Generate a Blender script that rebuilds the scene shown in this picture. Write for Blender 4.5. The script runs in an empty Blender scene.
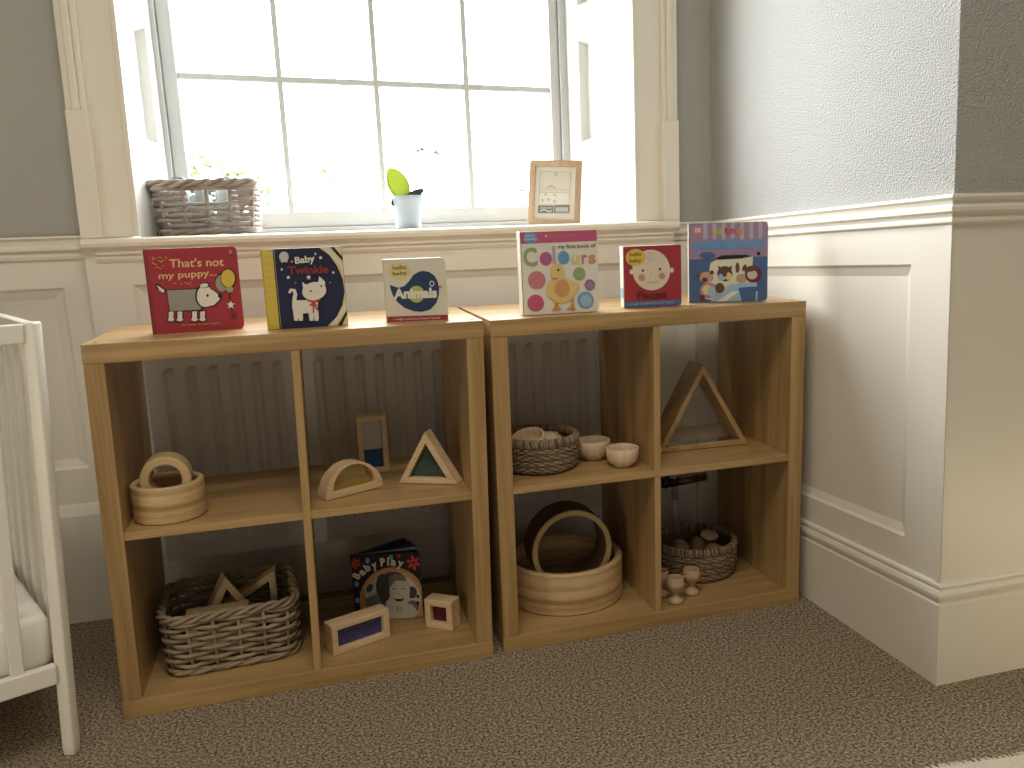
import bpy, bmesh, math, random
from mathutils import Vector, Matrix
R = math.radians
rnd = random.Random(7)
scene = bpy.context.scene
COL = scene.collection
sin, cos, pi = math.sin, math.cos, math.pi

# ------------------------------------------------------------------ materials
def new_mat(name):
    m = bpy.data.materials.new(name); m.use_nodes = True
    nt = m.node_tree; b = nt.nodes['Principled BSDF']
    return m, nt, b
def lin(c): return (c[0], c[1], c[2], 1)
def plain(name, c, rough=.6, noise=.06, scale=40, bump=0, bscale=60, spec=.3, metallic=0, dist=.002):
    m, nt, b = new_mat(name)
    N = nt.nodes; L = nt.links
    tc = N.new('ShaderNodeTexCoord')
    n = N.new('ShaderNodeTexNoise'); n.inputs['Scale'].default_value = scale; n.inputs['Detail'].default_value = 4
    L.new(tc.outputs['Object'], n.inputs['Vector'])
    mx = N.new('ShaderNodeMix'); mx.data_type = 'RGBA'
    mx.inputs[6].default_value = lin([x*(1-noise) for x in c]); mx.inputs[7].default_value = lin([min(1, x*(1+noise)) for x in c])
    L.new(n.outputs['Fac'], mx.inputs[0]); L.new(mx.outputs[2], b.inputs['Base Color'])
    b.inputs['Roughness'].default_value = rough; b.inputs['Specular IOR Level'].default_value = spec
    b.inputs['Metallic'].default_value = metallic
    if bump:
        n2 = N.new('ShaderNodeTexNoise'); n2.inputs['Scale'].default_value = bscale; n2.inputs['Detail'].default_value = 3
        L.new(tc.outputs['Object'], n2.inputs['Vector'])
        bp = N.new('ShaderNodeBump'); bp.inputs['Strength'].default_value = bump; bp.inputs['Distance'].default_value = dist
        L.new(n2.outputs['Fac'], bp.inputs['Height']); L.new(bp.outputs['Normal'], b.inputs['Normal'])
    return m
def wood(name, c1, c2, axis='x', scale=1.0, rough=.5, fine=1.0, spec=.3, bump=.08):
    m, nt, b = new_mat(name); N = nt.nodes; L = nt.links
    tc = N.new('ShaderNodeTexCoord'); mp = N.new('ShaderNodeMapping')
    s = [14*scale]*3; s['xyz'.index(axis)] = .9*scale
    mp.inputs['Scale'].default_value = s
    L.new(tc.outputs['Object'], mp.inputs['Vector'])
    n = N.new('ShaderNodeTexNoise'); n.inputs['Scale'].default_value = 1.6; n.inputs['Detail'].default_value = 6; n.inputs['Distortion'].default_value = .6
    L.new(mp.outputs['Vector'], n.inputs['Vector'])
    mp2 = N.new('ShaderNodeMapping'); s2 = [150*scale*fine]*3; s2['xyz'.index(axis)] = 3*scale
    mp2.inputs['Scale'].default_value = s2; L.new(tc.outputs['Object'], mp2.inputs['Vector'])
    n2 = N.new('ShaderNodeTexNoise'); n2.inputs['Scale'].default_value = 1.0; n2.inputs['Detail'].default_value = 3
    L.new(mp2.outputs['Vector'], n2.inputs['Vector'])
    ad = N.new('ShaderNodeMath'); ad.operation = 'MULTIPLY_ADD'; ad.inputs[1].default_value = .75
    L.new(n2.outputs['Fac'], ad.inputs[0]); L.new(n.outputs['Fac'], ad.inputs[2])
    cr = N.new('ShaderNodeValToRGB'); cr.color_ramp.elements[0].position = .62; cr.color_ramp.elements[1].position = 1.0
    cr.color_ramp.elements[0].color = lin(c1); cr.color_ramp.elements[1].color = lin(c2)
    L.new(ad.outputs[0], cr.inputs['Fac']); L.new(cr.outputs['Color'], b.inputs['Base Color'])
    b.inputs['Roughness'].default_value = rough; b.inputs['Specular IOR Level'].default_value = spec
    bp = N.new('ShaderNodeBump'); bp.inputs['Strength'].default_value = bump; bp.inputs['Distance'].default_value = .001
    L.new(n2.outputs['Fac'], bp.inputs['Height']); L.new(bp.outputs['Normal'], b.inputs['Normal'])
    return m
def clear(name, c, trans=.6, rough=.15):
    m, nt, b = new_mat(name); N = nt.nodes; L = nt.links
    t = N.new('ShaderNodeBsdfTransparent'); t.inputs[0].default_value = lin(c)
    mx = N.new('ShaderNodeMixShader'); mx.inputs[0].default_value = trans
    b.inputs['Base Color'].default_value = lin(c); b.inputs['Roughness'].default_value = rough
    L.new(b.outputs[0], mx.inputs[1]); L.new(t.outputs[0], mx.inputs[2])
    L.new(mx.outputs[0], N['Material Output'].inputs['Surface'])
    return m
def leafmat(name, c, t):
    m, nt, b = new_mat(name); N = nt.nodes; L = nt.links
    b.inputs['Base Color'].default_value = lin(c); b.inputs['Roughness'].default_value = .5
    tr = N.new('ShaderNodeBsdfTranslucent'); tr.inputs[0].default_value = lin(t)
    mx = N.new('ShaderNodeMixShader'); mx.inputs[0].default_value = .6
    L.new(b.outputs[0], mx.inputs[1]); L.new(tr.outputs[0], mx.inputs[2])
    L.new(mx.outputs[0], N['Material Output'].inputs['Surface'])
    return m
OAK1, OAK2 = (.30, .178, .062), (.47, .30, .132)
M = {}
M['oak_x'] = wood('oak_veneer_along', OAK1, OAK2, 'x', rough=.33, spec=.55)
M['oak_z'] = wood('oak_veneer_upright', OAK1, OAK2, 'z', rough=.33, spec=.55)
M['oak_y'] = wood('oak_veneer_deep', OAK1, OAK2, 'y', rough=.33, spec=.55)
M['beech'] = wood('pale_beech', (.56, .39, .21), (.72, .54, .33), 'x', 2)
M['frame_wood'] = wood('pale_frame_wood', (.43, .30, .19), (.54, .39, .26), 'z', 2)
M['bowl_wood'] = wood('turned_pale_wood', (.64, .47, .31), (.76, .59, .42), 'z', 3)
M['cream_paint'] = plain('cream_gloss_paint', (.79, .745, .655), .38, .02, 6, .05, 30, .4)
M['white_paint'] = plain('white_window_paint', (.68, .68, .66), .4, .015, 8)
M['sash_paint'] = plain('white_sash_paint', (.52, .53, .53), .4, .015, 8)
M['cot_paint'] = plain('white_cot_paint', (.80, .77, .69), .35, .02, 9)
M['rad_paint'] = plain('white_radiator_enamel', (.66, .62, .58), .4, .02, 9)
M['cotton'] = plain('white_cotton_sheet', (.86, .84, .78), .9, .03, 12, .5, 14, .1, dist=.01)
M['grey_wall'] = plain('grey_wallpaper_paint', (.42, .415, .385), .7, .03, 20, .35, 150, .2)
M['ceiling'] = plain('ceiling_paint', (.8, .78, .74), .8, .02, 5)
def wallpaper():
    m, nt, b = new_mat('textured_wallpaper'); N = nt.nodes; L = nt.links
    tc = N.new('ShaderNodeTexCoord')
    n = N.new('ShaderNodeTexNoise'); n.inputs['Scale'].default_value = 250; n.inputs['Detail'].default_value = 3; n.inputs['Roughness'].default_value = .6
    v = N.new('ShaderNodeTexVoronoi'); v.inputs['Scale'].default_value = 300; v.feature = 'SMOOTH_F1'
    L.new(tc.outputs['Object'], n.inputs['Vector']); L.new(tc.outputs['Object'], v.inputs['Vector'])
    ad = N.new('ShaderNodeMath'); ad.operation = 'ADD'
    L.new(n.outputs['Fac'], ad.inputs[0]); L.new(v.outputs['Distance'], ad.inputs[1])
    bp = N.new('ShaderNodeBump'); bp.inputs['Strength'].default_value = .8; bp.inputs['Distance'].default_value = .005
    L.new(ad.outputs[0], bp.inputs['Height']); L.new(bp.outputs['Normal'], b.inputs['Normal'])
    b.inputs['Base Color'].default_value = (.50, .50, .488, 1); b.inputs['Roughness'].default_value = .75
    b.inputs['Specular IOR Level'].default_value = .2
    return m
M['wallpaper'] = wallpaper()
def carpet():
    m, nt, b = new_mat('brown_carpet'); N = nt.nodes; L = nt.links
    tc = N.new('ShaderNodeTexCoord')
    n = N.new('ShaderNodeTexNoise'); n.inputs['Scale'].default_value = 175; n.inputs['Detail'].default_value = 4; n.inputs['Roughness'].default_value = .68
    L.new(tc.outputs['Object'], n.inputs['Vector'])
    cr = N.new('ShaderNodeValToRGB')
    cr.color_ramp.elements[0].position = .40; cr.color_ramp.elements[0].color = (.082, .063, .044, 1)
    cr.color_ramp.elements[1].position = .64; cr.color_ramp.elements[1].color = (.52, .42, .30, 1)
    L.new(n.outputs['Fac'], cr.inputs['Fac']); L.new(cr.outputs['Color'], b.inputs['Base Color'])
    b.inputs['Roughness'].default_value = .95; b.inputs['Specular IOR Level'].default_value = .05
    bp = N.new('ShaderNodeBump'); bp.inputs['Strength'].default_value = .7; bp.inputs['Distance'].default_value = .004
    L.new(n.outputs['Fac'], bp.inputs['Height']); L.new(bp.outputs['Normal'], b.inputs['Normal'])
    return m
M['carpet'] = carpet()
M['wicker'] = plain('grey_brown_wicker', (.29, .225, .15), .7, .6, 26)
M['wicker_grey'] = plain('greyed_wicker', (.33, .285, .25), .7, .4, 25)
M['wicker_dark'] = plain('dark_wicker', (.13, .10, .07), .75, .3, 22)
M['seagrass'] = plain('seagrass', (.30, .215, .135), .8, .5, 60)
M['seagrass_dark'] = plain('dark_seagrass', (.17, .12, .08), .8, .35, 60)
M['card'] = plain('cream_page_board', (.72, .68, .60), .7, .04, 60)
M['chrome'] = plain('chrome', (.62, .62, .6), .38, .02, 10, metallic=.5)
M['black_plastic'] = plain('black_plastic', (.02, .02, .02), .4, .1)
M['copper'] = plain('copper_pipe', (.20, .085, .06), .35, .1, 10, metallic=.7)
M['rug'] = plain('cream_rug_pile', (.72, .66, .54), .95, .12, 150, .8, 200, .05, dist=.004)
M['glass'] = clear('window_glass', (1, 1, 1), .96, .02)
M['pot'] = plain('pale_blue_ceramic', (.40, .46, .53), .3, .02, 12)
def pc(name, c, rough=.42): 
    if name not in M: M[name] = plain('printed_'+name, c, rough, .03, 30, spec=.35)
    return M[name]
for nme, c in dict(red=(.34, .034, .048), dred=(.26, .03, .04), navy=(.016, .022, .06), yellow=(.62, .46, .07), paleyellow=(.66, .56, .27),
    white=(.72, .69, .61), offwhite=(.66, .62, .52), black=(.015, .013, .014), grey=(.30, .29, .25), lgrey=(.5, .49, .47), blue=(.07, .16, .33), sky=(.16, .33, .55),
    skyl=(.32, .45, .6), pink=(.50, .10, .20), rose=(.52, .20, .21), green=(.30, .38, .16), lime=(.42, .48, .14), purple=(.30, .13, .28), orange=(.55, .27, .07),
    duck=(.70, .50, .20), duckd=(.52, .33, .10), teal=(.06, .20, .20), brown=(.12, .06, .035), tan=(.45, .32, .2), mauve=(.33, .22, .33), lilac=(.42, .37, .5), maroon=(.16, .02, .03),
    inkblue=(.022, .045, .12), skin=(.68, .58, .46), cheek=(.50, .27, .19), peekblue=(.065, .125, .27), dgrey=(.07, .065, .06), mgrey=(.20, .19, .175), flower=(.50, .06, .05), orng=(.60, .30, .12), brightblue=(.13, .30, .58)).items(): pc(nme, c)

# ------------------------------------------------------------------ mesh builder
class MB:
    def __init__(s): s.v = []; s.f = []; s.mi = []; s.mats = []; s.sm = []
    def m(s, mat):
        if mat not in s.mats: s.mats.append(mat)
        return s.mats.index(mat)
    def add(s, vs, fs, mat=None, smooth=False, T=None):
        o = len(s.v)
        for p in vs:
            p = Vector(p)
            s.v.append(T @ p if T else p)
        k = s.m(mat) if mat else 0
        for f in fs: s.f.append([i+o for i in f]); s.mi.append(k); s.sm.append(smooth)
        return s
    def box(s, a, b, mat=None, T=None):
        x0, y0, z0 = a; x1, y1, z1 = b
        return s.add([(x0,y0,z0),(x1,y0,z0),(x1,y1,z0),(x0,y1,z0),(x0,y0,z1),(x1,y0,z1),(x1,y1,z1),(x0,y1,z1)],
            [(0,3,2,1),(4,5,6,7),(0,1,5,4),(1,2,6,5),(2,3,7,6),(3,0,4,7)], mat, False, T)
    def tube(s, pts, r, n=6, closed=False, mat=None, T=None, caps=True):
        pts = [Vector(p) for p in pts]; k = len(pts); vs = []; fs = []
        prev = None
        for i in range(k):
            if closed: t = pts[(i+1) % k]-pts[i-1]
            else: t = pts[min(i+1, k-1)]-pts[max(i-1, 0)]
            if t.length < 1e-9: t = Vector((0,0,1))
            t.normalize()
            if prev is None:
                up = Vector((0,0,1)) if abs(t.z) < .9 else Vector((1,0,0))
                a = t.cross(up).normalized()
            else: a = (prev - t*prev.dot(t)).normalized()
            prev = a; b = t.cross(a)
            rr = r[i] if isinstance(r, (list, tuple)) else r
            for j in range(n): vs.append(pts[i]+a*(rr*cos(2*pi*j/n))+b*(rr*sin(2*pi*j/n)))
        for i in range(k if closed else k-1):
            for j in range(n):
                fs.append((i*n+j, i*n+(j+1) % n, ((i+1) % k)*n+(j+1) % n, ((i+1) % k)*n+j))
        if not closed and caps: fs += [tuple(range(n))[::-1], tuple((k-1)*n+j for j in range(n))]
        return s.add(vs, fs, mat, True, T)
    def lathe(s, prof, n=40, mat=None, T=None, closed=False, smooth=True):
        k = len(prof); vs = []; fs = []
        for i in range(n):
            a = 2*pi*i/n
            for (r, z) in prof: vs.append((r*cos(a), r*sin(a), z))
        for i in range(n):
            for j in range(k if closed else k-1):
                j2 = (j+1) % k
                fs.append((i*k+j, ((i+1) % n)*k+j, ((i+1) % n)*k+j2, i*k+j2))
        return s.add(vs, fs, mat, smooth, T)
    def prism(s, outline, y0, y1, mat=None, T=None, hole=None):
        # outline in (x,z), extruded along y
        n = len(outline); vs = [(x, y0, z) for x, z in outline]+[(x, y1, z) for x, z in outline]
        fs = [(i, (i+1) % n, n+(i+1) % n, n+i) for i in range(n)]
        if hole is None: fs += [tuple(range(n))[::-1], tuple(range(n, 2*n))]
        else:
            vs += [(x, y0, z) for x, z in hole]+[(x, y1, z) for x, z in hole]
            for i in range(n):
                j = (i+1) % n
                fs += [(2*n+i, 3*n+i, 3*n+j, 2*n+j), (i, 2*n+i, 2*n+j, j), (n+i, n+j, 3*n+j, 3*n+i)]
        return s.add(vs, fs, mat, False, T)
    def build(s, name, mat=None, parent=None, bevel=0, shear=0, smooth_angle=None, fix=True):
        me = bpy.data.meshes.new(name)
        me.from_pydata([tuple(v) for v in s.v], [], s.f)
        mats = s.mats if s.mats else [mat or M['white_paint']]
        for m_ in mats: me.materials.append(m_)
        if s.mats: me.polygons.foreach_set('material_index', s.mi)
        me.polygons.foreach_set('use_smooth', s.sm)
        me.update()
        if fix:
            bm = bmesh.new(); bm.from_mesh(me); bmesh.ops.recalc_face_normals(bm, faces=bm.faces); bm.to_mesh(me); bm.free()
        o = bpy.data.objects.new(name, me); COL.objects.link(o)
        if parent: o.parent = parent
        if bevel:
            b = o.modifiers.new('bevel', 'BEVEL'); b.width = bevel; b.segments = 2; b.limit_method = 'ANGLE'; b.angle_limit = R(40)
        return o
def tag(o, label=None, cat=None, group=None, kind=None):
    if label: o['label'] = label
    if cat: o['category'] = cat
    if group: o['group'] = group
    if kind: o['kind'] = kind
    return o
def thing(name, label, cat, loc=(0,0,0), rz=0, group=None):
    o = bpy.data.objects.new(name, None); o.empty_display_size = .05; COL.objects.link(o)
    o.location = loc; o.rotation_euler = (0, 0, rz)
    return tag(o, label, cat, group)
def struct(o): o['kind'] = 'structure'; return o

# ------------------------------------------------------------------ camera
C0 = Vector((.4365, -1.8408, .9571)); yaw, pitch, roll = -.2894, .1951, -.0322
F = 882.262; PX, PY = 577.857, 399.557
f = Vector((-sin(yaw)*cos(pitch), cos(yaw)*cos(pitch), -sin(pitch)))
r_ = Vector((cos(yaw), sin(yaw), 0)); u_ = r_.cross(f)
rx = r_*cos(roll)+u_*sin(roll); ux = -r_*sin(roll)+u_*cos(roll)
cam = bpy.data.cameras.new('camera'); co = bpy.data.objects.new('camera', cam); COL.objects.link(co)
mw = Matrix(((rx.x, ux.x, -f.x, C0.x), (rx.y, ux.y, -f.y, C0.y), (rx.z, ux.z, -f.z, C0.z), (0, 0, 0, 1)))
co.matrix_world = mw
cam.sensor_width = 36; cam.lens = F/1024*36; cam.shift_x = (512-PX)/1024; cam.shift_y = (PY-384)/1024
cam.clip_start = .02; cam.clip_end = 100
scene.camera = co

# ------------------------------------------------------------------ room shell
ZC = 2.75; WX0 = -2.1; WY0 = -3.6; WX1 = 3.0
struct(MB().box((WX0-.1, WY0-.1, -.1), (WX1+.1, 1.0, 0)).build('floor', M['carpet']))
struct(MB().box((WX0-.1, WY0-.1, ZC), (WX1+.1, 1.0, ZC+.1)).build('ceiling', M['ceiling']))
struct(MB().box((WX0-.1, WY0, 0), (WX0, .6, ZC)).build('wall_left', M['grey_wall']))
struct(MB().box((WX0-.1, WY0-.1, 0), (WX1+.1, WY0, ZC)).build('wall_front', M['grey_wall']))
struct(MB().box((WX1, WY0, 0), (WX1+.1, -.3, ZC)).build('wall_far_right', M['grey_wall']))
OX0, OX1, OZ0, OZ1 = .058, 1.328, .962, 2.46
YB = .90
w = MB()
w.box((WX0, .575, 0), (-.02, YB, ZC)); w.box((1.40, .55, 0), (1.75, YB, ZC)); w.box((-.02, .56, 0), (1.40, YB, .90)); w.box((-.02, .55, OZ1), (1.40, YB, ZC))
struct(w.build('wall_back', M['grey_wall']))
# panelling below the dado rail on the left part of the back wall, with a recessed panel
def framed_panel(mb, x0, x1, z0, z1, hx0, hx1, hz0, hz1, y, depth, bev, P):
    # P maps (u, depth, z) to a point ; frame face with recess
    o = [(x0, z0), (x1, z0), (x1, z1), (x0, z1)]; h = [(hx0, hz0), (hx1, hz0), (hx1, hz1), (hx0, hz1)]
    h2 = [(hx0+bev, hz0+bev), (hx1-bev, hz0+bev), (hx1-bev, hz1-bev), (hx0+bev, hz1-bev)]
    h1 = [(hx0+.006, hz0+.006), (hx1-.006, hz0+.006), (hx1-.006, hz1-.006), (hx0+.006, hz1-.006)]
    vs = [P(a, y, b) for a, b in o]+[P(a, y, b) for a, b in h]+[P(a, y+depth*.45, b) for a, b in h1]+[P(a, y+depth, b) for a, b in h2]
    fs = []
    for i in range(4):
        j = (i+1) % 4
        for k in (0, 4, 8): fs.append((k+i, k+j, k+4+j, k+4+i))
    fs.append((12, 13, 14, 15))
    mb.add(vs, fs)
pl = MB()
framed_panel(pl, WX0, -.066, .30, .93, -.95, -.128, .40, .848, .562, .010, .026, lambda a, b, c: (a, b, c))
struct(pl.build('trim_1', M['cream_paint'], fix=False))
struct(MB().prism([(0, 0)]*0 or [(.548, 0), (.575, 0), (.575, .310), (.560, .310), (.548, .282)], WX0, -.02,
    T=Matrix(((0, 1, 0, 0), (1, 0, 0, 0), (0, 0, 1, 0), (0, 0, 0, 1)))).build('baseboard_back', M['cream_paint'], bevel=.002))
RAIL = [(0, .050), (-.016, .054), (-.018, .050), (-.012, .044), (-.010, .036), (-.017, .030), (-.017, .024), (-.007, .018), (-.012, .011), (-.010, .004), (-.002, 0), (0, 0)]
def rail_x(mb, x0, x1, y, z, prof=RAIL, k=1.08):
    vs = [(x0, y+a*1.1, z+b*k) for a, b in prof]+[(x1, y+a*1.1, z+b*k) for a, b in prof]; n = len(prof)
    mb.add(vs, [(i, i+1, n+i+1, n+i) for i in range(n-1)]+[tuple(range(n))[::-1], tuple(range(n, 2*n))])
rb = MB(); rail_x(rb, WX0, -.058, .566, .912); rail_x(rb, 1.440, 1.60, .548, .902, k=1.0)
struct(rb.build('trim_2', M['cream_paint']))
# apron below the window sill
ap = MB()
framed_panel(ap, -.066, 1.440, .0, .935, .03, 1.37, .16, .850, .522, .012, .022, lambda a, b, c: (a, b, c))
ap.box((-.066, .523, 0), (-.05, .57, .935)); ap.box((1.424, .523, 0), (1.440, .57, .935))
ap.box((1.440, .540, 0), (1.60, .565, .902)); ap.box((1.512, .520, 0), (1.60, .542, .895))
struct(ap.build('trim_3', M['cream_paint'], fix=False))
sl = MB()
nose = [(.505, .936), (.497, .942), (.495, .950), (.498, .958), (.506, .962), (.83, .962), (.83, .930), (.510, .930)]
low = [(.53, .9305), (.53, .905), (.518, .906), (.514, .914), (.518, .920), (.510, .924), (.510, .9305)]; n = len(low)
sl.add([(-.040, a, b) for a, b in low]+[(1.435, a, b) for a, b in low], [(i, (i+1) % n, n+(i+1) % n, n+i) for i in range(n)]+[tuple(range(n))[::-1], tuple(range(n, 2*n))])
n = len(nose); vs = [(-.066, a, b) for a, b in nose]+[(1.449, a, b) for a, b in nose]
sl.add(vs, [(i, (i+1) % n, n+(i+1) % n, n+i) for i in range(n)]+[tuple(range(n))[::-1], tuple(range(n, 2*n))])
struct(sl.build('trim_4', M['white_paint'] if False else M['cream_paint']))
# architraves with plinth blocks, reveals with shutter panels
for k, (xo, xi) in enumerate(((-.066, OX0), (1.452, OX1))):
    s = 1 if xi > xo else -1
    a = MB()
    def bx(x0, x1, y0, y1, z0, z1): a.box((min(x0, x1), y0, z0), (max(x0, x1), y1, z1))
    bx(xo+s*.02, xi, .530, .60, .9625, 2.52)
    bx(xo, xo+s*.014, .514, .60, 1.252-.02*k, 2.6); bx(xo+s*.014, xo+s*.030, .508, .60, 1.252-.02*k, 2.6); bx(xo+s*.030, xo+s*.044, .519, .60, 1.252-.02*k, 2.6)
    bx(xo, xo+s*.047, .504, .60, .9625, 1.252-.02*k)
    bx(xi-s*.012, xi, .526, .6, .9625, 2.5)
    if k == 0:
        for v in a.v: v.x += .014*(v.z-.96)
    struct(a.build('trim_%d' % (5+k), M['cream_paint'], bevel=.002))
hd = MB(); hd.box((-.070, .51, OZ1), (1.458, .6, OZ1+.13)); struct(hd.build('trim_7', M['cream_paint'], bevel=.002))
YS = .80; SX0, SX1 = .100, 1.225
for k, (xf, xb, sg) in enumerate(((OX0, SX0, 1), (OX1, SX1, -1))):
    a = MB()
    def P(t, d, z, xf=xf, xb=xb, sg=sg):
        x = xf+(xb-xf)*t+(.014*(z-.96)*(1-t) if sg > 0 else 0); y = .535+(YS+.03-.535)*t
        nrm = Vector((.295, -(xb-xf), 0)).normalized()*sg
        return Vector((x, y, z))-nrm*d
    def rec(z0, z1, h0, h1): framed_panel(a, 0, 1, z0, z1, .26, .80, h0, h1, 0, .014, .05, P) 
    def rec2(z0, z1, h0, h1):
        o = [(0, z0), (1, z0), (1, z1), (0, z1)]; h = [(.27, h0), (.78, h0), (.78, h1), (.27, h1)]; h2 = [(.295, h0+.010), (.755, h0+.010), (.755, h1-.010), (.295, h1-.010)]
        vs = [P(a_, 0, b_) for a_, b_ in o]+[P(a_, 0, b_) for a_, b_ in h]+[P(a_, .024, b_) for a_, b_ in h2]
        fs = []
        for i in range(4):
            j = (i+1) % 4
            fs += [(i, j, 4+j, 4+i), (4+i, 4+j, 8+j, 8+i)]
        a.add(vs, fs+[(8, 9, 10, 11)])
    rec2(.962, 1.52, 1.20, 1.485); rec2(1.52, 2.46, 1.58, 2.38)
    struct(a.build('trim_%d' % (8+k), M['white_paint'], fix=False))
struct(MB().box((OX0-.02, .55, OZ1), (OX1+.02, YB, OZ1+.02)).build('trim_10', M['white_paint']))
# sash window
win = bpy.data.objects.new('window_1', None); COL.objects.link(win); struct(win)
sf = MB()
sf.box((SX0-.08, YS+.02, .955), (SX0+.012, YS+.10, 2.46)); sf.box((SX1-.018, YS+.02, .955), (SX1+.10, YS+.10, 2.46)); sf.box((SX0, YS+.02, 2.40), (SX1, YS+.10, 2.46)); sf.box((SX0, YS+.02, .955), (SX1, YS+.10, .975))
sf.build('window_frame', M['sash_paint'], win, bevel=.002)
GX0, GX1 = .148, 1.178
ss = MB()
ss.box((SX0+.013, YS+.03, .975), (GX0, YS+.068, 1.80)); ss.box((GX1, YS+.03, .975), (SX1-.019, YS+.068, 1.80))
ss.box((GX0, YS+.03, .975), (GX1, YS+.068, 1.019)); ss.box((GX0, YS+.03, 1.735), (GX1, YS+.068, 1.775))
ss.build('lower_sash', M['sash_paint'], win, bevel=.003)
us = MB()
us.box((SX0+.013, YS+.07, 1.735), (GX0, YS+.098, 2.40)); us.box((GX1, YS+.07, 1.735), (SX1-.019, YS+.098, 2.40)); us.box((GX0, YS+.07, 2.36), (GX1, YS+.098, 2.40)); us.box((GX0, YS+.07, 1.735), (GX1, YS+.098, 1.77))
us.build('upper_sash', M['sash_paint'], win, bevel=.003)
for x in (.407, .667, .926):
    MB().box((x-.008, YS+.038, 1.019), (x+.008, YS+.064, 1.735)).build('glazing_bar', M['sash_paint'], win, bevel=.003)
    MB().box((x-.008, YS+.074, 1.77), (x+.008, YS+.096, 2.36)).build('glazing_bar', M['sash_paint'], win, bevel=.003)
g = MB().box((GX0, YS+.039, 1.368), (GX1, YS+.063, 1.386))
for v in g.v: v.z += .006-.026*(v.x-GX0)/(GX1-GX0)
g.build('glazing_bar', M['sash_paint'], win, bevel=.003)
MB().box((GX0, YS+.075, 2.06), (GX1, YS+.095, 2.08)).build('glazing_bar', M['sash_paint'], win, bevel=.003)
MB().add([(GX0, YS+.05, 1.0), (GX1, YS+.05, 1.0), (GX1, YS+.05, 1.75), (GX0, YS+.05, 1.75)], [(0, 1, 2, 3)]).build('window_pane', M['glass'], win)
MB().add([(GX0, YS+.085, 1.75), (GX1, YS+.085, 1.75), (GX1, YS+.085, 2.38), (GX0, YS+.085, 2.38)], [(0, 1, 2, 3)]).build('window_pane', M['glass'], win)

# right-hand wall: panelled side and the projecting corner
XS, YC = 1.604, -.447
def wpt(seg, d, z, y=None):
    # seg 0: end at back, 1: outer corner, 2: far end to the right
    if seg == 0:
        y = .58 if y is None else y; x = XS-.0331*(y-YC)+d
    elif seg == 1: y = YC+d; x = XS+d
    else: y = YC+d; x = WX1
    dz = -.055*(max(YC, min(y, .25))-YC)*min(1, z/.16) if seg < 2 else 0
    if z > 1.4: dz = 0
    return Vector((x-.02*min(z, 1.4), y, z+dz))
def wsweep(mb, prof):
    k = len(prof)
    vs = [wpt(s, d, z) for s in (0, 1, 2) for d, z in prof]
    mb.add(vs, [(s*k+i, s*k+i+1, (s+1)*k+i+1, (s+1)*k+i) for s in (0, 1) for i in range(k-1)])
wr = MB(); wsweep(wr, [(.021, .93), (.021, 1.3), (.021, ZC+.02)])
struct(wr.build('wall_right', M['wallpaper'], fix=False))
pr = MB()
PO = .010
framed_panel(pr, YC+PO, .58, .2, .95, -.326, .44, .290, .866, PO, .012, .024, lambda a, b, c: wpt(0, b, c, a))
vs = [wpt(1, PO, .2), wpt(2, PO, .2), wpt(2, PO, .95), wpt(1, PO, .95)]; pr.add(vs, [(0, 1, 2, 3)])
vs = [wpt(0, PO-.005, .225, YC+PO-.005), wpt(0, PO-.005, .225, YC+.022), wpt(0, PO-.005, .935, YC+.022), wpt(0, PO-.005, .935, YC+PO-.005)]; pr.add(vs, [(0, 1, 2, 3)])
struct(pr.build('trim_11', M['cream_paint'], fix=False))
sk = MB(); wsweep(sk, [(0, 0), (0, .176), (.004, .179), (.004, .183), (-.001, .190), (-.002, .197), (.001, .205), (.005, .208), (.005, .211), (.002, .214), (.003, .219), (.012, .224)])
struct(sk.build('baseboard_right', M['cream_paint'], fix=False))
rl = MB(); wsweep(rl, [(.022, .994), (.000, .991), (-.002, .986), (.004, .981), (.005, .974), (-.002, .968), (-.002, .961), (.005, .957), (.006, .951), (.002, .946), (.002, .941), (.008, .937), (.012, .936)])
struct(rl.build('trim_12', M['cream_paint'], fix=False))
# body of the chimney-breast behind the panelling (keeps light out)
bd = MB(); bd.box((1.66, -.41, 0), (WX1, .9, ZC)); struct(bd.build('wall_right_core', M['grey_wall']))

# ------------------------------------------------------------------ radiator
rad = thing('radiator', 'white panel radiator with vertical flutes on the wall behind the bookcases', 'radiator', (0, 0, 0))
RX0, RX1, RZ0, RZ1, RY = .045, 1.235, .168, .690, .452
g = MB(); cols = []
pit = .0496; x = RX0; pro = [(RX0, 0)]
x = RX0+.035
while x+pit < RX1-.01:
    pro += [(x, 0), (x+.009, .008), (x+.019, .008), (x+.028, 0)]; x += pit
pro.append((RX1, 0))
zs = [(RZ0, 0), (RZ0+.045, 0), (RZ0+.062, 1), (RZ1-.052, 1), (RZ1-.038, 0), (RZ1-.008, 0), (RZ1, -.6)]
k = len(pro); vs = [(px, RY+(d*m_ if m_ >= 0 else .006), z) for z, m_ in zs for px, d in pro]
g.add(vs, [(a*k+i, a*k+i+1, (a+1)*k+i+1, (a+1)*k+i) for a in range(len(zs)-1) for i in range(k-1)])
g.build('front_panel', M['rad_paint'], rad, fix=False)
g = MB(); g.box((RX0, RY+.014, RZ0+.005), (RX1, RY+.03, RZ1-.004)); g.build('back_panel', M['rad_paint'], rad)
g = MB()
for xx in (RX0-.004, RX1): MB().box((xx, RY-.002, RZ0), (xx+.004, RY+.04, RZ1-.01)).build('side_grille', M['rad_paint'], rad)
for xx in (RX0+.2, RX1-.2): MB().box((xx, RY+.03, RZ0+.05), (xx+.03, .535, RZ1-.06)).build('wall_bracket', M['rad_paint'], rad)
g = MB(); g.tube([(RX1+.004, RY+.012, .213), (1.385, RY, .213)], .010, 10); g.tube([(1.41, RY, .213), (1.505, RY+.004, .217)], .0115, 12); g.build('pipe', M['copper'], rad)
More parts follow.
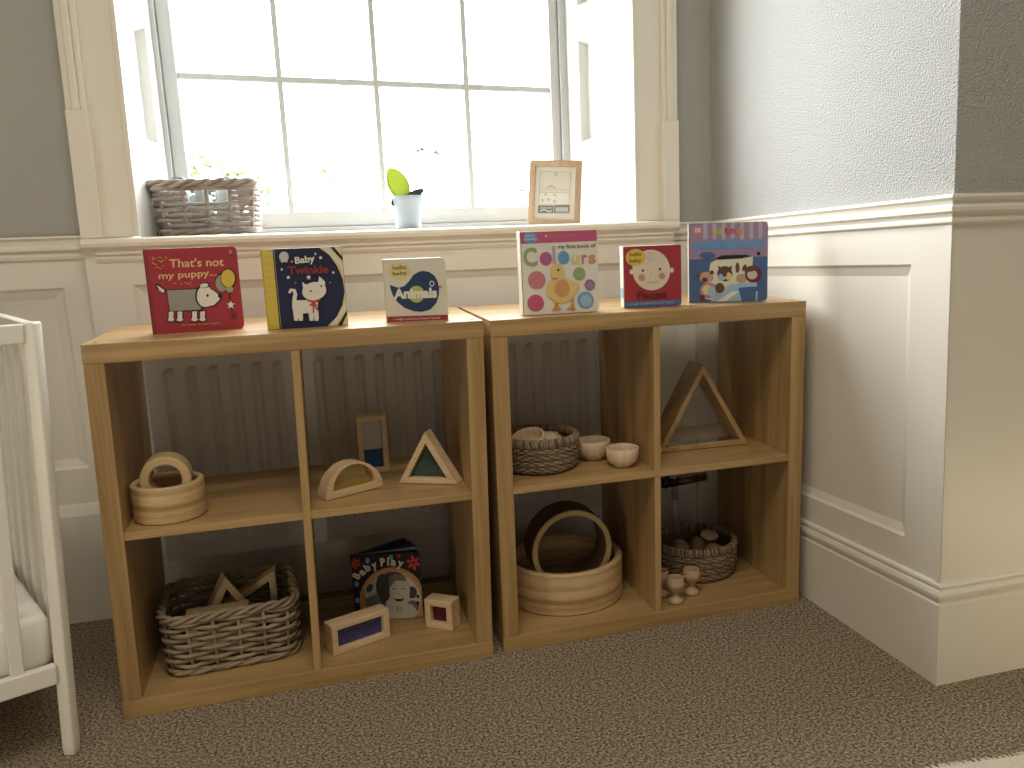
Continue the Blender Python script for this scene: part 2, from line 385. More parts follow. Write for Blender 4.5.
g = MB(); g.tube([(1.385, RY, .216), (1.375, RY, .216), (1.36, RY, .216)], [.016, .018, .014], 12); g.tube([(1.398, RY, .228), (1.398, RY, .205)], [.02, .016], 12); g.build('valve_cap', M['black_plastic'], rad)
g = MB(); g.tube([(1.40, RY-.004, .236), (1.402, RY-.004, .205), (1.404, RY-.004, .165)], [.009, .009, .011], 12); g.build('valve_tail', M['chrome'], rad)
g = MB(); g.tube([(1.404, RY-.004, .166), (1.404, RY, 0)], .0075, 10); g.build('drop_pipe', M['rad_paint'], rad)

# ------------------------------------------------------------------ bookcases
W, D, T, IT = .765, .39, .037, .016
def bookcase(label, loc, rz, Hh, rack, rot):
    t = thing('cube_bookcase', label, 'bookcase', loc, rz, None)
    def bd(name, a, b, m):
        g = MB(); g.box(a, b)
        for v in g.v: v.x += rack*v.z
        return g.build(name, M[m], t, bevel=.0012)
    bd('top_panel', (0, 0, Hh-T), (W, D, Hh), 'oak_x'); bd('bottom_panel', (0, 0, 0), (W, D, T), 'oak_x')
    bd('side_panel', (.0006, .0006, T), (T, D, Hh-T), 'oak_z'); bd('side_panel', (W-T, .0006, T), (W-.0006, D, Hh-T), 'oak_z')
    cx, cz = W/2, Hh/2
    for xx in (.019, W-.019):
        g = MB(); g.lathe([(0, 0), (.0045, 0), (.0045, .0005), (0, .0005)], 16, T=Matrix.Translation((xx+rack*Hh, .030, Hh))); g.build('screw_cap', M['brown'], t)
    if not rot:
        bd('divider', (cx-IT/2, .001, T), (cx+IT/2, D, Hh-T), 'oak_z')
        bd('shelf', (T, .002, cz-IT/2), (cx-IT/2, D, cz+IT/2), 'oak_x'); bd('shelf', (cx+IT/2, .002, cz-IT/2), (W-T, D, cz+IT/2), 'oak_x')
    else:
        bd('shelf', (T, .001, cz-IT/2), (W-T, D, cz+IT/2), 'oak_x')
        bd('divider', (cx-IT/2, .002, T), (cx+IT/2, D, cz-IT/2), 'oak_z'); bd('divider', (cx-IT/2, .002, cz+IT/2), (cx+IT/2, D, Hh-T), 'oak_z')
    return t
HL, HR = .766, .764
bookcase('oak cube bookcase nearer the white cot, its upright divider running full height', (0, 0, 0), 0, HL, .022, False)
bookcase('oak cube bookcase nearer the panelled right wall, its middle shelf running full width', (.7912, .0065, 0), .008, HR, .008, True)
ZS = HL/2+IT/2+.0006; ZT = HL

# ------------------------------------------------------------------ cover art helper
_tc = {}
def text_mesh(body, bold=0):
    key = (body, bold)
    if key in _tc: return _tc[key]
    cu = bpy.data.curves.new('t', 'FONT'); cu.body = body; cu.size = 1; cu.offset = bold; cu.resolution_u = 3
    ob = bpy.data.objects.new('t', cu); COL.objects.link(ob)
    bpy.context.view_layer.update()
    dg = bpy.context.evaluated_depsgraph_get()
    me = bpy.data.meshes.new_from_object(ob.evaluated_get(dg))
    v = [(a.co.x, a.co.y) for a in me.vertices]; fcs = [list(p.vertices) for p in me.polygons]
    bpy.data.objects.remove(ob); bpy.data.curves.remove(cu); bpy.data.meshes.remove(me)
    xs = [a[0] for a in v] or [0]; wdt = max(xs); x0 = min(xs)
    _tc[key] = (v, fcs, x0, wdt)
    return _tc[key]
class Art:
    # flat print on a cover; sketch coordinates (sx,sy down) in a quad TL,TR,BR,BL map to the cover w x h
    def __init__(s, w, h, quad=None):
        s.w, s.h, s.mb, s.n = w, h, MB(), 0
        s.q = quad
    def uv(s, x, y):
        if not s.q: return x, y
        (ax, ay), (bx, by), (cx, cy), (dx, dy) = s.q
        u = v = .5
        for _ in range(25):
            px = ax*(1-u)*(1-v)+bx*u*(1-v)+cx*u*v+dx*(1-u)*v; py = ay*(1-u)*(1-v)+by*u*(1-v)+cy*u*v+dy*(1-u)*v
            jux = (bx-ax)*(1-v)+(cx-dx)*v; juy = (by-ay)*(1-v)+(cy-dy)*v; jvx = (dx-ax)*(1-u)+(cx-bx)*u; jvy = (dy-ay)*(1-u)+(cy-by)*u
            det = jux*jvy-jvx*juy; ex, ey = x-px, y-py
            u += (ex*jvy-jvx*ey)/det; v += (jux*ey-juy*ex)/det
        return u*s.w, (1-v)*s.h
    def _add(s, pts, fs, mat):
        s.n += 1; z = -.00025-.00006*s.n
        s.mb.add([(a, z, b) for a, b in pts], fs, M[mat])
    def poly(s, pts, mat):
        p = [s.uv(*q) for q in pts]; p = [(min(max(a, .001), s.w-.001), min(max(b, .001), s.h-.001)) for a, b in p]
        from mathutils.geometry import tessellate_polygon
        tr = tessellate_polygon([[Vector((a, b, 0)) for a, b in p]])
        s._add(p, [tuple(t) for t in tr], mat)
    def ell(s, cx, cy, rx, ry, mat, rot=0, n=28, a0=0, a1=360):
        pts = []
        for i in range(n+(a1-a0 < 360)):
            a = R(a0+(a1-a0)*i/n); x, y = rx*cos(a), ry*sin(a)
            pts.append((cx+x*cos(R(rot))-y*sin(R(rot)), cy+x*sin(R(rot))+y*cos(R(rot))))
        s.poly(pts, mat)
    def line(s, pts, wd, mat):
        L_ = []; R_ = []
        k = len(pts)
        for i in range(k):
            a = pts[max(i-1, 0)]; b = pts[min(i+1, k-1)]; dx, dy = b[0]-a[0], b[1]-a[1]; l = math.hypot(dx, dy) or 1
            w_ = wd[i] if isinstance(wd, (list, tuple)) else wd
            L_.append((pts[i][0]-dy/l*w_/2, pts[i][1]+dx/l*w_/2)); R_.append((pts[i][0]+dy/l*w_/2, pts[i][1]-dx/l*w_/2))
        s.poly(L_+R_[::-1], mat)
    def star(s, cx, cy, r, mat, n=5, k=.45, rot=-90):
        s.poly([(cx+(r if i % 2 == 0 else r*k)*cos(R(rot+180*i/n)), cy+(r if i % 2 == 0 else r*k)*sin(R(rot+180*i/n))) for i in range(2*n)], mat)
    def text(s, body, x0, y0, x1, y1, ht, mat, bold=.02):
        # baseline from (x0,y0) to (x1,y1) in sketch coords, ht = cap height in sketch units
        v, fcs, tx0, tx1 = text_mesh(body, bold)
        sx = 1/(tx1-tx0); dx, dy = x1-x0, y1-y0; l = math.hypot(dx, dy); nx, ny = dy/l, -dx/l
        pts = []
        for a, b in v:
            t = (a-tx0)*sx; hh = b/.70*ht
            pts.append(s.uv(x0+dx*t+nx*hh, y0+dy*t+ny*hh))
        s._add(pts, fcs, mat)
    def arc_text(s, items, ht, mat, bold=.03):
        for ch, x, y, ang, wd in items:
            dx, dy = wd*cos(R(ang)), -wd*sin(R(ang))
            s.text(ch, x-dx/2, y-dy/2, x+dx/2, y+dy/2, ht, mat, bold)
    def build(s, parent, y=0):
        parent = next((c for c in parent.children if c.name.startswith(('front_cover', 'mount'))), parent)
        o = s.mb.build('cover_print', None, parent, fix=False); o.location.y = y
        return o
def rrect(w, h, r, left=False, n=5):
    pts = []
    for cx, cz, a0 in ((w-r, r, -90), (w-r, h-r, 0)):
        for i in range(n+1): pts.append((cx+r*cos(R(a0+90*i/n)), cz+r*sin(R(a0+90*i/n))))
    if left:
        for cx, cz, a0 in ((r, h-r, 90), (r, r, 180)):
            for i in range(n+1): pts.append((cx+r*cos(R(a0+90*i/n)), cz+r*sin(R(a0+90*i/n))))
    else: pts += [(0, h), (0, 0)]
    return pts
def board_book(label, loc, rz, w, h, t, cover, spine, back, r=.010):
    b = thing('board_book', label, 'book', loc, rz, 'board books standing on the bookcase tops')
    c = .0022
    MB().prism(rrect(w, h, r), 0, c).build('front_cover', M[cover], b)
    MB().prism(rrect(w, h, r), t-c, t).build('back_cover', M[back], b)
    MB().prism([(x_+.002 if x_ < .001 else x_-.0015, z_) for x_, z_ in rrect(w, h, r)], c, t-c).build('page_block', M['card'], b)
    g = MB(); g.box((-.0015, 0, 0), (.002, t, h)); g.build('spine', M[spine], b, bevel=.001)
    return b
# 1 red dog book
wb, hb = .174, .171
b = board_book('red board book with a drawn white dog in a grey coat and balloons', (.126, .118, ZT), R(6), wb, hb, .022, 'red', 'dred', 'red')
A = Art(wb, hb, ((45, 75), (755, 55), (808, 690), (122, 735)))
A.poly([(46, 76), (72, 75), (145, 733), (123, 735)], 'dred')
A.text("That's not", 240, 214, 655, 204, 62, 'duck', .012); A.text('my puppy...', 160, 303, 600, 278, 50, 'duck', .012)
A.poly([(212, 384), (450, 374), (440, 462), (495, 525), (480, 548), (235, 562)], 'black'); A.poly([(220, 390), (440, 382), (436, 455), (480, 515), (470, 540), (240, 553)], 'grey')
A.poly([(135, 340), (150, 335), (210, 385), (205, 420), (180, 410), (145, 375)], 'black'); A.poly([(145, 347), (200, 388), (196, 410), (165, 392)], 'white')
A.ell(500, 436, 70, 92, 'black', 0); A.poly([(500, 350), (590, 400), (640, 440), (625, 475), (580, 515), (510, 528)], 'black')
A.ell(505, 438, 62, 83, 'white'); A.poly([(520, 362), (580, 402), (628, 440), (612, 470), (575, 505), (515, 520)], 'white')
A.ell(505, 352, 40, 22, 'black', -8); A.ell(500, 354, 32, 16, 'white', -8); A.ell(620, 434, 16, 18, 'black'); A.ell(525, 432, 9, 11, 'black')
for x in (250, 315, 425, 485):
    A.poly([(x-26, 548), (x+26, 548), (x+24, 600), (x+34, 628), (x, 640), (x-36, 632), (x-26, 600)], 'black'); A.poly([(x-18, 556), (x+18, 553), (x+16, 605), (x+26, 622), (x, 632), (x-27, 624), (x-18, 602)], 'white')
A.ell(640, 330, 58, 74, 'black'); A.ell(637, 336, 50, 66, 'grey'); A.ell(688, 300, 62, 76, 'black'); A.ell(685, 300, 54, 68, 'yellow'); A.ell(697, 385, 28, 24, 'green')
A.line([(694, 410), (700, 480), (712, 560)], 7, 'black'); A.star(702, 505, 34, 'white'); A.star(726, 588, 40, 'maroon', 6, .3)
A.text('Its coat is too hairy.', 330, 668, 625, 652, 18, 'orng', .01)
for _ in range(26): A.ell(rnd.uniform(110, 215), rnd.uniform(130, 230), 5, 5, 'orng', n=8)
for _ in range(8): A.ell(rnd.uniform(260, 420), rnd.uniform(320, 350), 5, 5, 'orng', n=8)
A.ell(708, 98, 12, 16, 'rose')
A.build(b)
# 2 navy cat book
wb, hb = .159, .163
b = board_book('navy and yellow board book with a drawn white cat among stars', (.349, .070, ZT), R(2), wb, hb, .018, 'navy', 'yellow', 'navy', .002)
A = Art(wb, hb, ((50, 80), (705, 65), (742, 690), (105, 735)))
A.poly([(48, 80), (143, 78), (192, 728), (104, 736)], 'yellow')
for i in range(11):
    for j in range(3): A.ell(70+i*4.6+j*26+(i % 2)*10, 110+i*57, 6, 6, 'paleyellow', n=8)
A.line([(158, 82), (206, 725)], 8, 'black')
for i in range(40): A.ell(154+i*1.25, 84+i*16.2, 3.5, 4, 'white', n=6)
A.poly([(520, 70), (708, 66), (742, 690), (575, 698), (650, 620), (700, 520), (718, 420), (705, 320), (660, 215), (600, 130)], 'paleyellow')
A.poly([(545, 72), (600, 70), (712, 200), (715, 290), (680, 210)], 'offwhite'); A.poly([(610, 69), (640, 68), (708, 145), (709, 178)], 'black'); A.poly([(650, 68), (705, 68), (707, 130)], 'offwhite')
A.poly([(742, 570), (742, 600), (690, 694), (655, 695)], 'black'); A.poly([(735, 500), (740, 560), (640, 690), (600, 696)], 'offwhite')
A.ell(233, 140, 38, 42, 'lgrey'); A.ell(218, 178, 10, 8, 'lgrey'); A.ell(252, 176, 10, 8, 'lgrey')
A.text('Baby', 322, 196, 482, 178, 52, 'white', .03); A.text('Twinkle', 262, 280, 590, 270, 62, 'dred', .03)
for x, y, q in ((214, 240, 13), (265, 305, 18), (427, 305, 22), (527, 150, 18), (485, 120, 13), (628, 268, 14), (295, 178, 10)): A.star(x, y, q, 'white')
for x, y in ((320, 348), (600, 348)): A.star(x, y, 12, 'purple')
A.ell(470, 415, 98, 72, 'white', -12); A.poly([(375, 340), (400, 360), (430, 360), (385, 430)], 'white'); A.poly([(503, 350), (512, 296), (560, 340), (555, 400)], 'white')
A.ell(443, 415, 7, 9, 'black'); A.ell(528, 375, 7, 9, 'black'); A.line([(485, 432), (510, 425)], 6, 'lgrey')
A.poly([(300, 490), (470, 485), (500, 510), (490, 570), (460, 590), (310, 600), (290, 540)], 'white')
for x in (318, 355, 440, 480): A.poly([(x-22, 560), (x+20, 560), (x+22, 630), (x+18, 655), (x-12, 655)], 'white')
A.line([(308, 520), (312, 470), (318, 440), (310, 408), (285, 405), (268, 430)], [34, 32, 30, 28, 26, 20], 'white')
A.line([(415, 490), (470, 500), (515, 485)], 16, 'flower'); A.star(462, 520, 42, 'flower', 5, .4, 20); A.line([(462, 520), (505, 580)], 12, 'flower'); A.line([(462, 520), (460, 590)], 12, 'flower')
A.build(b)
# 3 grey bird book
wb, hb = .130, .133
b = board_book('small off-white board book with a navy bird and a red strip', (.588, .070, ZT), R(-9), wb, hb, .026, 'offwhite', 'offwhite', 'offwhite', .013)
A = Art(wb, hb, ((50, 85), (672, 80), (690, 700), (85, 718)))
A.poly([(82, 655), (690, 645), (690, 705), (85, 718)], 'red'); A.text('a high contrast board book', 150, 692, 610, 684, 20, 'white', .01)
A.ell(218, 200, 112, 88, 'paleyellow', 5); A.text('hello', 150, 190, 285, 182, 40, 'brown', .02); A.text('baby', 150, 244, 290, 236, 36, 'brown', .02)
A.poly([(118, 335), (200, 368), (262, 350), (310, 300), (350, 245), (400, 215), (450, 206), (510, 218), (560, 255), (590, 310), (603, 380), (600, 450), (570, 530), (510, 590), (430, 612), (350, 605), (260, 570), (190, 510), (150, 450), (130, 400)], 'inkblue')
A.ell(378, 435, 78, 84, 'lime'); A.text('Animals', 155, 472, 582, 468, 92, 'white', .05)
A.ell(533, 333, 25, 28, 'white'); A.ell(533, 333, 16, 18, 'inkblue'); A.poly([(598, 350), (645, 365), (604, 386)], 'rose')
A.build(b)
# 4 colours book
wb, hb = .175, .181
b = board_book('tall white board book with coloured discs and a yellow duckling', (.882, .052, HR+.0015), R(0), wb, hb, .030, 'white', 'white', 'white')
A = Art(wb, hb, ((75, 75), (700, 45), (704, 700), (95, 735)))
A.poly([(75, 75), (688, 44), (700, 55), (701, 135), (75, 168)], 'pink'); A.ell(157, 118, 55, 46, 'brightblue'); A.text('EARLY', 118, 112, 196, 108, 16, 'white', .01); A.text('LEARNERS', 108, 140, 206, 136, 16, 'white', .01)
A.ell(281, 103, 8, 9, 'white', n=10); A.text('SCHOLASTIC', 300, 112, 515, 102, 20, 'rose', .01)
A.text('my first book of', 375, 202, 686, 184, 30, 'dgrey', .015)
A.text('C', 100, 340, 212, 334, 138, 'green', .03); A.ell(277, 282, 50, 54, 'pink'); A.ell(280, 280, 32, 34, 'purple', n=20); A.text('l', 332, 312, 358, 311, 128, 'lilac', .03)
A.ell(420, 272, 48, 54, 'sky'); A.ell(424, 272, 32, 36, 'brightblue'); A.text('u', 482, 322, 552, 318, 100, 'paleyellow', .03); A.text('r', 568, 316, 614, 314, 100, 'rose', .03); A.text('s', 624, 314, 686, 310, 96, 'orng', .03)
def disc(x, y, rr, c, d):
    A.ell(x, y, rr+4, rr+6, c); A.ell(x+4, y+5, rr*.78, rr*.8, d)
disc(202, 452, 66, 'rose', 'rose'); disc(190, 634, 62, 'pink', 'pink'); disc(546, 398, 46, 'green', 'green'); disc(630, 487, 38, 'purple', 'mauve'); disc(592, 610, 62, 'sky', 'skyl')
A.poly([(345, 580), (375, 580), (372, 660), (398, 690), (315, 700), (340, 665)], 'orange'); A.poly([(475, 580), (495, 580), (498, 650), (508, 690), (430, 688), (475, 655)], 'orange')
A.ell(395, 535, 108, 100, 'duck'); A.poly([(430, 430), (540, 480), (545, 515), (480, 600)], 'duck'); A.poly([(300, 450), (275, 520), (278, 590), (330, 560)], 'duck'); A.ell(368, 385, 58, 66, 'duck'); A.ell(374, 370, 9, 10, 'black'); A.poly([(318, 430), (378, 430), (345, 455)], 'orange')
A.ell(402, 518, 60, 70, 'duckd'); A.ell(397, 518, 55, 65, 'orng')
A.build(b)
# 5 red face book
wb, hb = .140, .140
b = board_book('small red board book with a simple round baby face', (1.130, .086, HR+.0015), R(-3), wb, hb, .026, 'red', 'white', 'red', .005)
g = MB(); g.box((-.0019, .0005, .022), (.0, .0255, .045)); g.build('spine_patch', M['skyl'], next(c for c in b.children if c.name.startswith('spine')))
A = Art(wb, hb, ((108, 85), (745, 58), (742, 690), (115, 722)))
A.poly([(112, 662), (743, 634), (742, 690), (115, 722)], 'blue'); A.text('a high contrast board book', 170, 692, 655, 668, 22, 'skyl', .01)
A.ell(195, 345, 22, 26, 'skin'); A.ell(638, 325, 22, 28, 'skin'); A.ell(412, 325, 208, 212, 'skin')
A.ell(240, 195, 108, 88, 'yellow', -6); A.text('hello', 175, 184, 305, 176, 38, 'brown', .02); A.text('baby', 175, 248, 305, 240, 38, 'brown', .02)
for x, y in ((318, 330), (508, 315)): A.ell(x, y, 12, 14, 'black')
A.ell(306, 405, 36, 36, 'cheek'); A.ell(528, 386, 34, 36, 'cheek')
A.line([(365, 440), (390, 455), (425, 458), (465, 445), (485, 432)], 7, 'cheek'); A.line([(400, 360), (412, 368), (424, 358)], 6, 'cheek')
A.line([(370, 170), (380, 210), (420, 222), (455, 200)], 8, 'lgrey'); A.line([(378, 152), (420, 140), (434, 170), (412, 190)], 8, 'lgrey')
A.text('Faces', 250, 630, 580, 616, 78, 'maroon', .05)
A.build(b)
# 6 peekaboo
wb, hb = .186, .186
b = board_book('large blue and lilac board book with a photo of toy animals in bed', (1.308, .120, HR+.0015), R(-20), wb, hb, .018, 'peekblue', 'white', 'peekblue')
A = Art(wb, hb, ((62, 72), (755, 52), (742, 725), (65, 732)))
A.poly([(66, 73), (750, 54), (752, 345), (66, 370)], 'mauve')
for i in range(7): A.poly([(190+i*80, 70-i*2), (225+i*80, 69-i*2), (225+i*80, 200), (190+i*80, 200)], 'lilac')
A.poly([(105, 95), (185, 93), (185, 155), (105, 157)], 'rose'); A.text('DK', 118, 142, 172, 140, 34, 'white', .03)
for ch, x, c in (('e', 270, 'yellow'), ('a', 320, 'lime'), ('t', 370, 'flower'), ('m', 425, 'flower'), ('e', 485, 'orange'), ('!', 545, 'rose')): A.text(ch, x, 158, x+(44 if ch != '!' else 14), 156, 66, c, .03)
A.text('peekaboo!', 100, 280, 728, 268, 82, 'brightblue', .06)
A.ell(225, 335, 70, 30, 'peekblue'); A.ell(670, 322, 16, 16, 'navy')
A.poly([(250, 400), (300, 372), (620, 345), (615, 470), (640, 560), (330, 730), (200, 700)], 'offwhite'); A.poly([(290, 360), (350, 335), (560, 330), (610, 345), (520, 362), (330, 372)], 'black')
A.ell(215, 520, 62, 48, 'tan'); A.ell(145, 505, 18, 16, 'brown'); A.ell(262, 478, 20, 18, 'brown'); A.ell(200, 540, 26, 20, 'maroon')
A.ell(375, 490, 66, 66, 'brown'); A.poly([(315, 420), (350, 440), (325, 470)], 'dgrey'); A.poly([(440, 420), (400, 440), (430, 470)], 'dgrey'); A.ell(348, 520, 34, 30, 'skyl'); A.ell(405, 510, 30, 32, 'duck'); A.ell(372, 490, 22, 26, 'dgrey')
A.ell(485, 440, 18, 44, 'brown'); A.ell(545, 440, 16, 30, 'brown', 25); A.ell(520, 530, 48, 38, 'tan'); A.ell(620, 495, 72, 74, 'maroon'); A.ell(612, 500, 44, 40, 'lgrey'); A.ell(600, 450, 60, 24, 'brown', -10)
A.poly([(330, 640), (420, 580), (650, 565), (655, 600), (520, 660), (660, 640), (655, 728), (250, 728)], 'skyl'); A.poly([(300, 725), (440, 640), (500, 640), (380, 728)], 'white'); A.poly([(490, 610), (640, 600), (640, 725), (520, 725)], 'peekblue')
A.ell(235, 630, 78, 66, 'mauve'); A.ell(225, 625, 46, 42, 'duck'); A.ell(262, 640, 38, 46, 'skyl'); A.ell(180, 690, 22, 24, 'maroon'); A.ell(330, 610, 40, 44, 'brown')
A.build(b)

# ------------------------------------------------------------------ rings and hoops
def ring_prof(ro, ri, h, r=.003): return [(ri, r), (ri+r, 0), (ro-r, 0), (ro, r), (ro, h-r), (ro-r, h), (ri+r, h), (ri, h-r)]
def laminated(name, axis):
    m, nt, b = new_mat(name); N = nt.nodes; L = nt.links
    tc = N.new('ShaderNodeTexCoord'); mp = N.new('ShaderNodeMapping'); L.new(tc.outputs['Object'], mp.inputs['Vector'])
    br = N.new('ShaderNodeTexNoise'); mp.inputs['Scale'].default_value = (1.2, 1.2, 42); br.inputs['Scale'].default_value = 1.0; br.inputs['Detail'].default_value = 1
    L.new(mp.outputs['Vector'], br.inputs['Vector'])
    n2 = N.new('ShaderNodeTexNoise'); mp2 = N.new('ShaderNodeMapping'); mp2.inputs['Scale'].default_value = (30, 30, 300); n2.inputs['Scale'].default_value = 1; n2.inputs['Detail'].default_value = 3
    L.new(tc.outputs['Object'], mp2.inputs['Vector']); L.new(mp2.outputs['Vector'], n2.inputs['Vector'])
    ad = N.new('ShaderNodeMath'); ad.operation = 'MULTIPLY_ADD'; ad.inputs[1].default_value = .3
    L.new(n2.outputs['Fac'], ad.inputs[0]); L.new(br.outputs['Fac'], ad.inputs[2])
    cr = N.new('ShaderNodeValToRGB'); cr.color_ramp.elements[0].position = .50; cr.color_ramp.elements[1].position = .74
    cr.color_ramp.elements[0].color = (.36, .22, .09, 1); cr.color_ramp.elements[1].color = (.66, .47, .25, 1)
    L.new(ad.outputs[0], cr.inputs['Fac']); L.new(cr.outputs['Color'], b.inputs['Base Color']); b.inputs['Roughness'].default_value = .5
    return m
M['laminated'] = laminated('laminated_light_wood', 'z')
M['ring_wood'] = plain('smooth_ring_wood', (.58, .41, .22), .5, .12, 14)
def hoop(label, loc, ro, ri, h, floor_h):
    t = thing('wooden_hoop', label, 'hoop', loc)
    MB().lathe(ring_prof(ro, ri, h), 64, closed=True, smooth=False).build('rim_wall', M['laminated'], t, bevel=0)
    MB().lathe([(0, .001), (ri-.0003, .001), (ri-.0003, floor_h), (0, floor_h)], 48).build('base_disc', M['ring_wood'], t)
    return t
M['dark_ring'] = plain('dark_brown_ring', (.14, .085, .05), .45, .2, 14)  # ring body is a darker brown than its front edge
def upright_ring(label, loc, rz, ro, ri, depth, dark=False):
    t = thing('wooden_ring', label, 'ring', loc, rz)
    TT = Matrix.Translation((0, depth, ro))@Matrix.Rotation(R(90), 4, 'X')
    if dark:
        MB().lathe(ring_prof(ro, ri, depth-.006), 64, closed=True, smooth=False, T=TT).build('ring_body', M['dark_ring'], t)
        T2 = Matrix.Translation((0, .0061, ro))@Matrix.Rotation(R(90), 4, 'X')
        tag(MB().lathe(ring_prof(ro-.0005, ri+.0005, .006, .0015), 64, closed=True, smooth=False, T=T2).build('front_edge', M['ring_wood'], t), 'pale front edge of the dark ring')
    else: MB().lathe(ring_prof(ro, ri, depth), 64, closed=True, smooth=False, T=TT).build('ring_body', M['ring_wood'], t)
    return t
hoop('small laminated wooden hoop lying flat with a ring stood inside it', (.1205, .094, ZS), .0705, .058, .076, .034)
upright_ring('small thick wooden ring stood upright inside the small hoop', (.1225, .062, ZS+.0341), R(3), .0485, .031, .056)
hoop('large laminated wooden hoop lying flat in the lower right bookcase', (.996, .206, T+.001), .147, .130, .104, .026)
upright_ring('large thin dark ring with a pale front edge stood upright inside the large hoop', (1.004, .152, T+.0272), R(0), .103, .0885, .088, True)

# ------------------------------------------------------------------ sensory window blocks
M['pane_clear'] = clear('clear_pane', (.9, .9, .88), .55, .2)
M['pane_green'] = plain('dark_green_pane', (.012, .045, .035), .15, .1, spec=.5)
M['pane_yellow'] = clear('yellow_pane', (.85, .76, .45), .80, .2)
M['pane_violet'] = plain('violet_pane', (.055, .05, .16), .2, .6, 90, spec=.5)
M['pane_red'] = plain('dark_red_pane', (.09, .008, .02), .15, .3, 60, spec=.5)
M['blue_sand'] = plain('blue_sand', (.02, .085, .22), .6, .4, 300)
M['yellow_sand'] = plain('yellow_sand', (.34, .22, .03), .6, .3, 300)
M['white_sand'] = plain('frosted_white_pane', (.5, .48, .46), .3, .25, 200)
BD = .040
def block(name, label, cat, loc, rz, outer, inner, pane_mat, extra=None, group=None, tilt=None):
    t = thing(name, label, cat, loc, rz, group)
    if tilt: t.rotation_euler = tilt
    MB().prism(outer, 0, BD, hole=inner).build('frame', M['beech'], t, bevel=.0016)
    if pane_mat: 
        g = MB(); g.prism([(x_, z_) for x_, z_ in inner], BD*.35, BD*.65); g.build('pane', M[pane_mat], t)
    if extra:
        for nm, pts, m_ in extra:
            g = MB(); g.prism(pts, BD*.30, BD*.70); g.build(nm, M[m_], t)
    return t
def rect(x0, z0, x1, z1): return [(x0, z0), (x1, z0), (x1, z1), (x0, z1)]
GB = 'wooden window blocks'
# half round
n = 24; ro, ri = .071, .052
outer = [(ro+ro*cos(pi*i/n), .0005+ro*sin(pi*i/n)) for i in range(n+1)]
inner = [(ro+ri*cos(pi*i/n), .015+(ri)*sin(pi*i/n)) for i in range(n+1)]
sand = [(ro+.0485*cos(a), .016+.0485*sin(a)) for a in (0, .12, .24)]+[(ro-.0485*cos(a), .016+.0485*sin(a)) for a in (.24, .12, 0)]
block('half_round_block', 'half-round wooden window block with a yellow pane', 'block', (.432, .062, ZS), R(27), outer, inner, 'pane_yellow', [('sand', sand, 'yellow_sand')], GB)
block('rectangular_block', 'upright rectangular wooden block with blue below a white pane', 'block', (.514, .245, ZS), R(4), rect(0, 0, .070, .140), rect(.013, .013, .057, .127), None,
      [('blue_filling', rect(.0131, .0131, .0569, .057), 'blue_sand'), ('pane', rect(.0131, .057, .0569, .1269), 'white_sand')], GB)
block('triangle_block', 'triangular wooden window block with a dark green pane', 'block', (.593, .140, ZS+.0003), R(-28), [(0, 0), (.140, 0), (.070, .121)], [(.024, .014), (.116, .014), (.070, .0935)], 'pane_green', None, GB)
block('rectangular_block', 'long wooden window block lying on its side with a violet pane', 'block', (.418, .052, T+.0005), R(23), rect(0, 0, .140, .070), rect(.014, .013, .126, .057), 'pane_violet', None, GB)
block('square_block', 'small square wooden window block with a dark red pane', 'block', (.630, .127, T+.0005), R(-38), rect(0, 0, .072, .071), rect(.015, .015, .057, .056), 'pane_red', None, GB)

# large triangle frame in the right bookcase
t = thing('wooden_triangle', 'large hollow wooden triangle on the upper shelf of the right bookcase', 'triangle', (1.233, .150, ZS), R(-1))
s = .248; hh = .216; k = .0125
MB().prism([(0, 0), (s, 0), (s/2, hh)], 0, .088, hole=[(k*1.73, k), (s-k*1.73, k), (s/2, hh-2*k)]).build('frame_sides', M['oak_z'], t, bevel=.001)
M['acrylic'] = clear('clear_acrylic', (.99, .99, .98), .96, .05)
g = MB(); g.prism([(k*1.73, k), (s-k*1.73, k), (s/2, hh-2*k)], .048, .051); g.build('clear_panel', M['acrylic'], t)
M['mirror'] = plain('mirror_sheet', (.8, .78, .72), .06, .02, 10, metallic=1)
g = MB(); g.box((.03, .004, k), (s-.03, .046, k+.0015)); g.build('mirror_strip', M['mirror'], t)

# ------------------------------------------------------------------ open board book with fanned pages
b = thing('board_book', 'black board book with a laughing baby photo, its pages fanned open behind', 'book', (.476, .222, T+.0005), R(-13))
wb, hb = .160, .166
def leaf(name, ang, mat, w_, h_, th=.0022, bob=0):
    g = MB(); g.prism(rrect(w_, h_, .012), 0, th); o = g.build(name, M[mat], b); o.rotation_euler = (0, 0, R(ang)); o.location = (.001, bob, 0); return o
leaf('front_cover', 0, 'black', wb, hb)
for ang, mt in ((6, 'navy'), (14, 'lgrey'), (22, 'inkblue'), (32, 'navy')): leaf('page', ang, mt, wb-.002, hb-.0005, .0026, .003)
leaf('back_cover', 43, 'inkblue', wb, hb, .0026, .004)
g = MB(); g.box((-.002, 0, 0), (.002, .008, hb)); g.build('spine', M['black'], b)
A = Art(wb, hb, ((72, 235), (585, 225), (600, 700), (105, 735)))
A.ell(375, 580, 250, 252, 'orng'); A.ell(375, 580, 205, 212, 'white')
for i in range(30):
    a = R(-70+140*i/29-90+20); A.ell(372+214*cos(a), 575+222*sin(a), 5, 5, 'white', n=8)
A.ell(240, 490, 72, 60, 'lgrey'); A.ell(205, 480, 22, 36, 'dgrey', 30); A.poly([(170, 560), (260, 520), (330, 560), (320, 640), (180, 640)], 'mgrey'); A.ell(300, 470, 48, 95, 'dgrey'); A.ell(520, 515, 36, 44, 'dgrey'); A.ell(520, 620, 50, 46, 'mgrey'); A.ell(562, 545, 9, 15, 'black'); A.ell(560, 595, 11, 17, 'black')
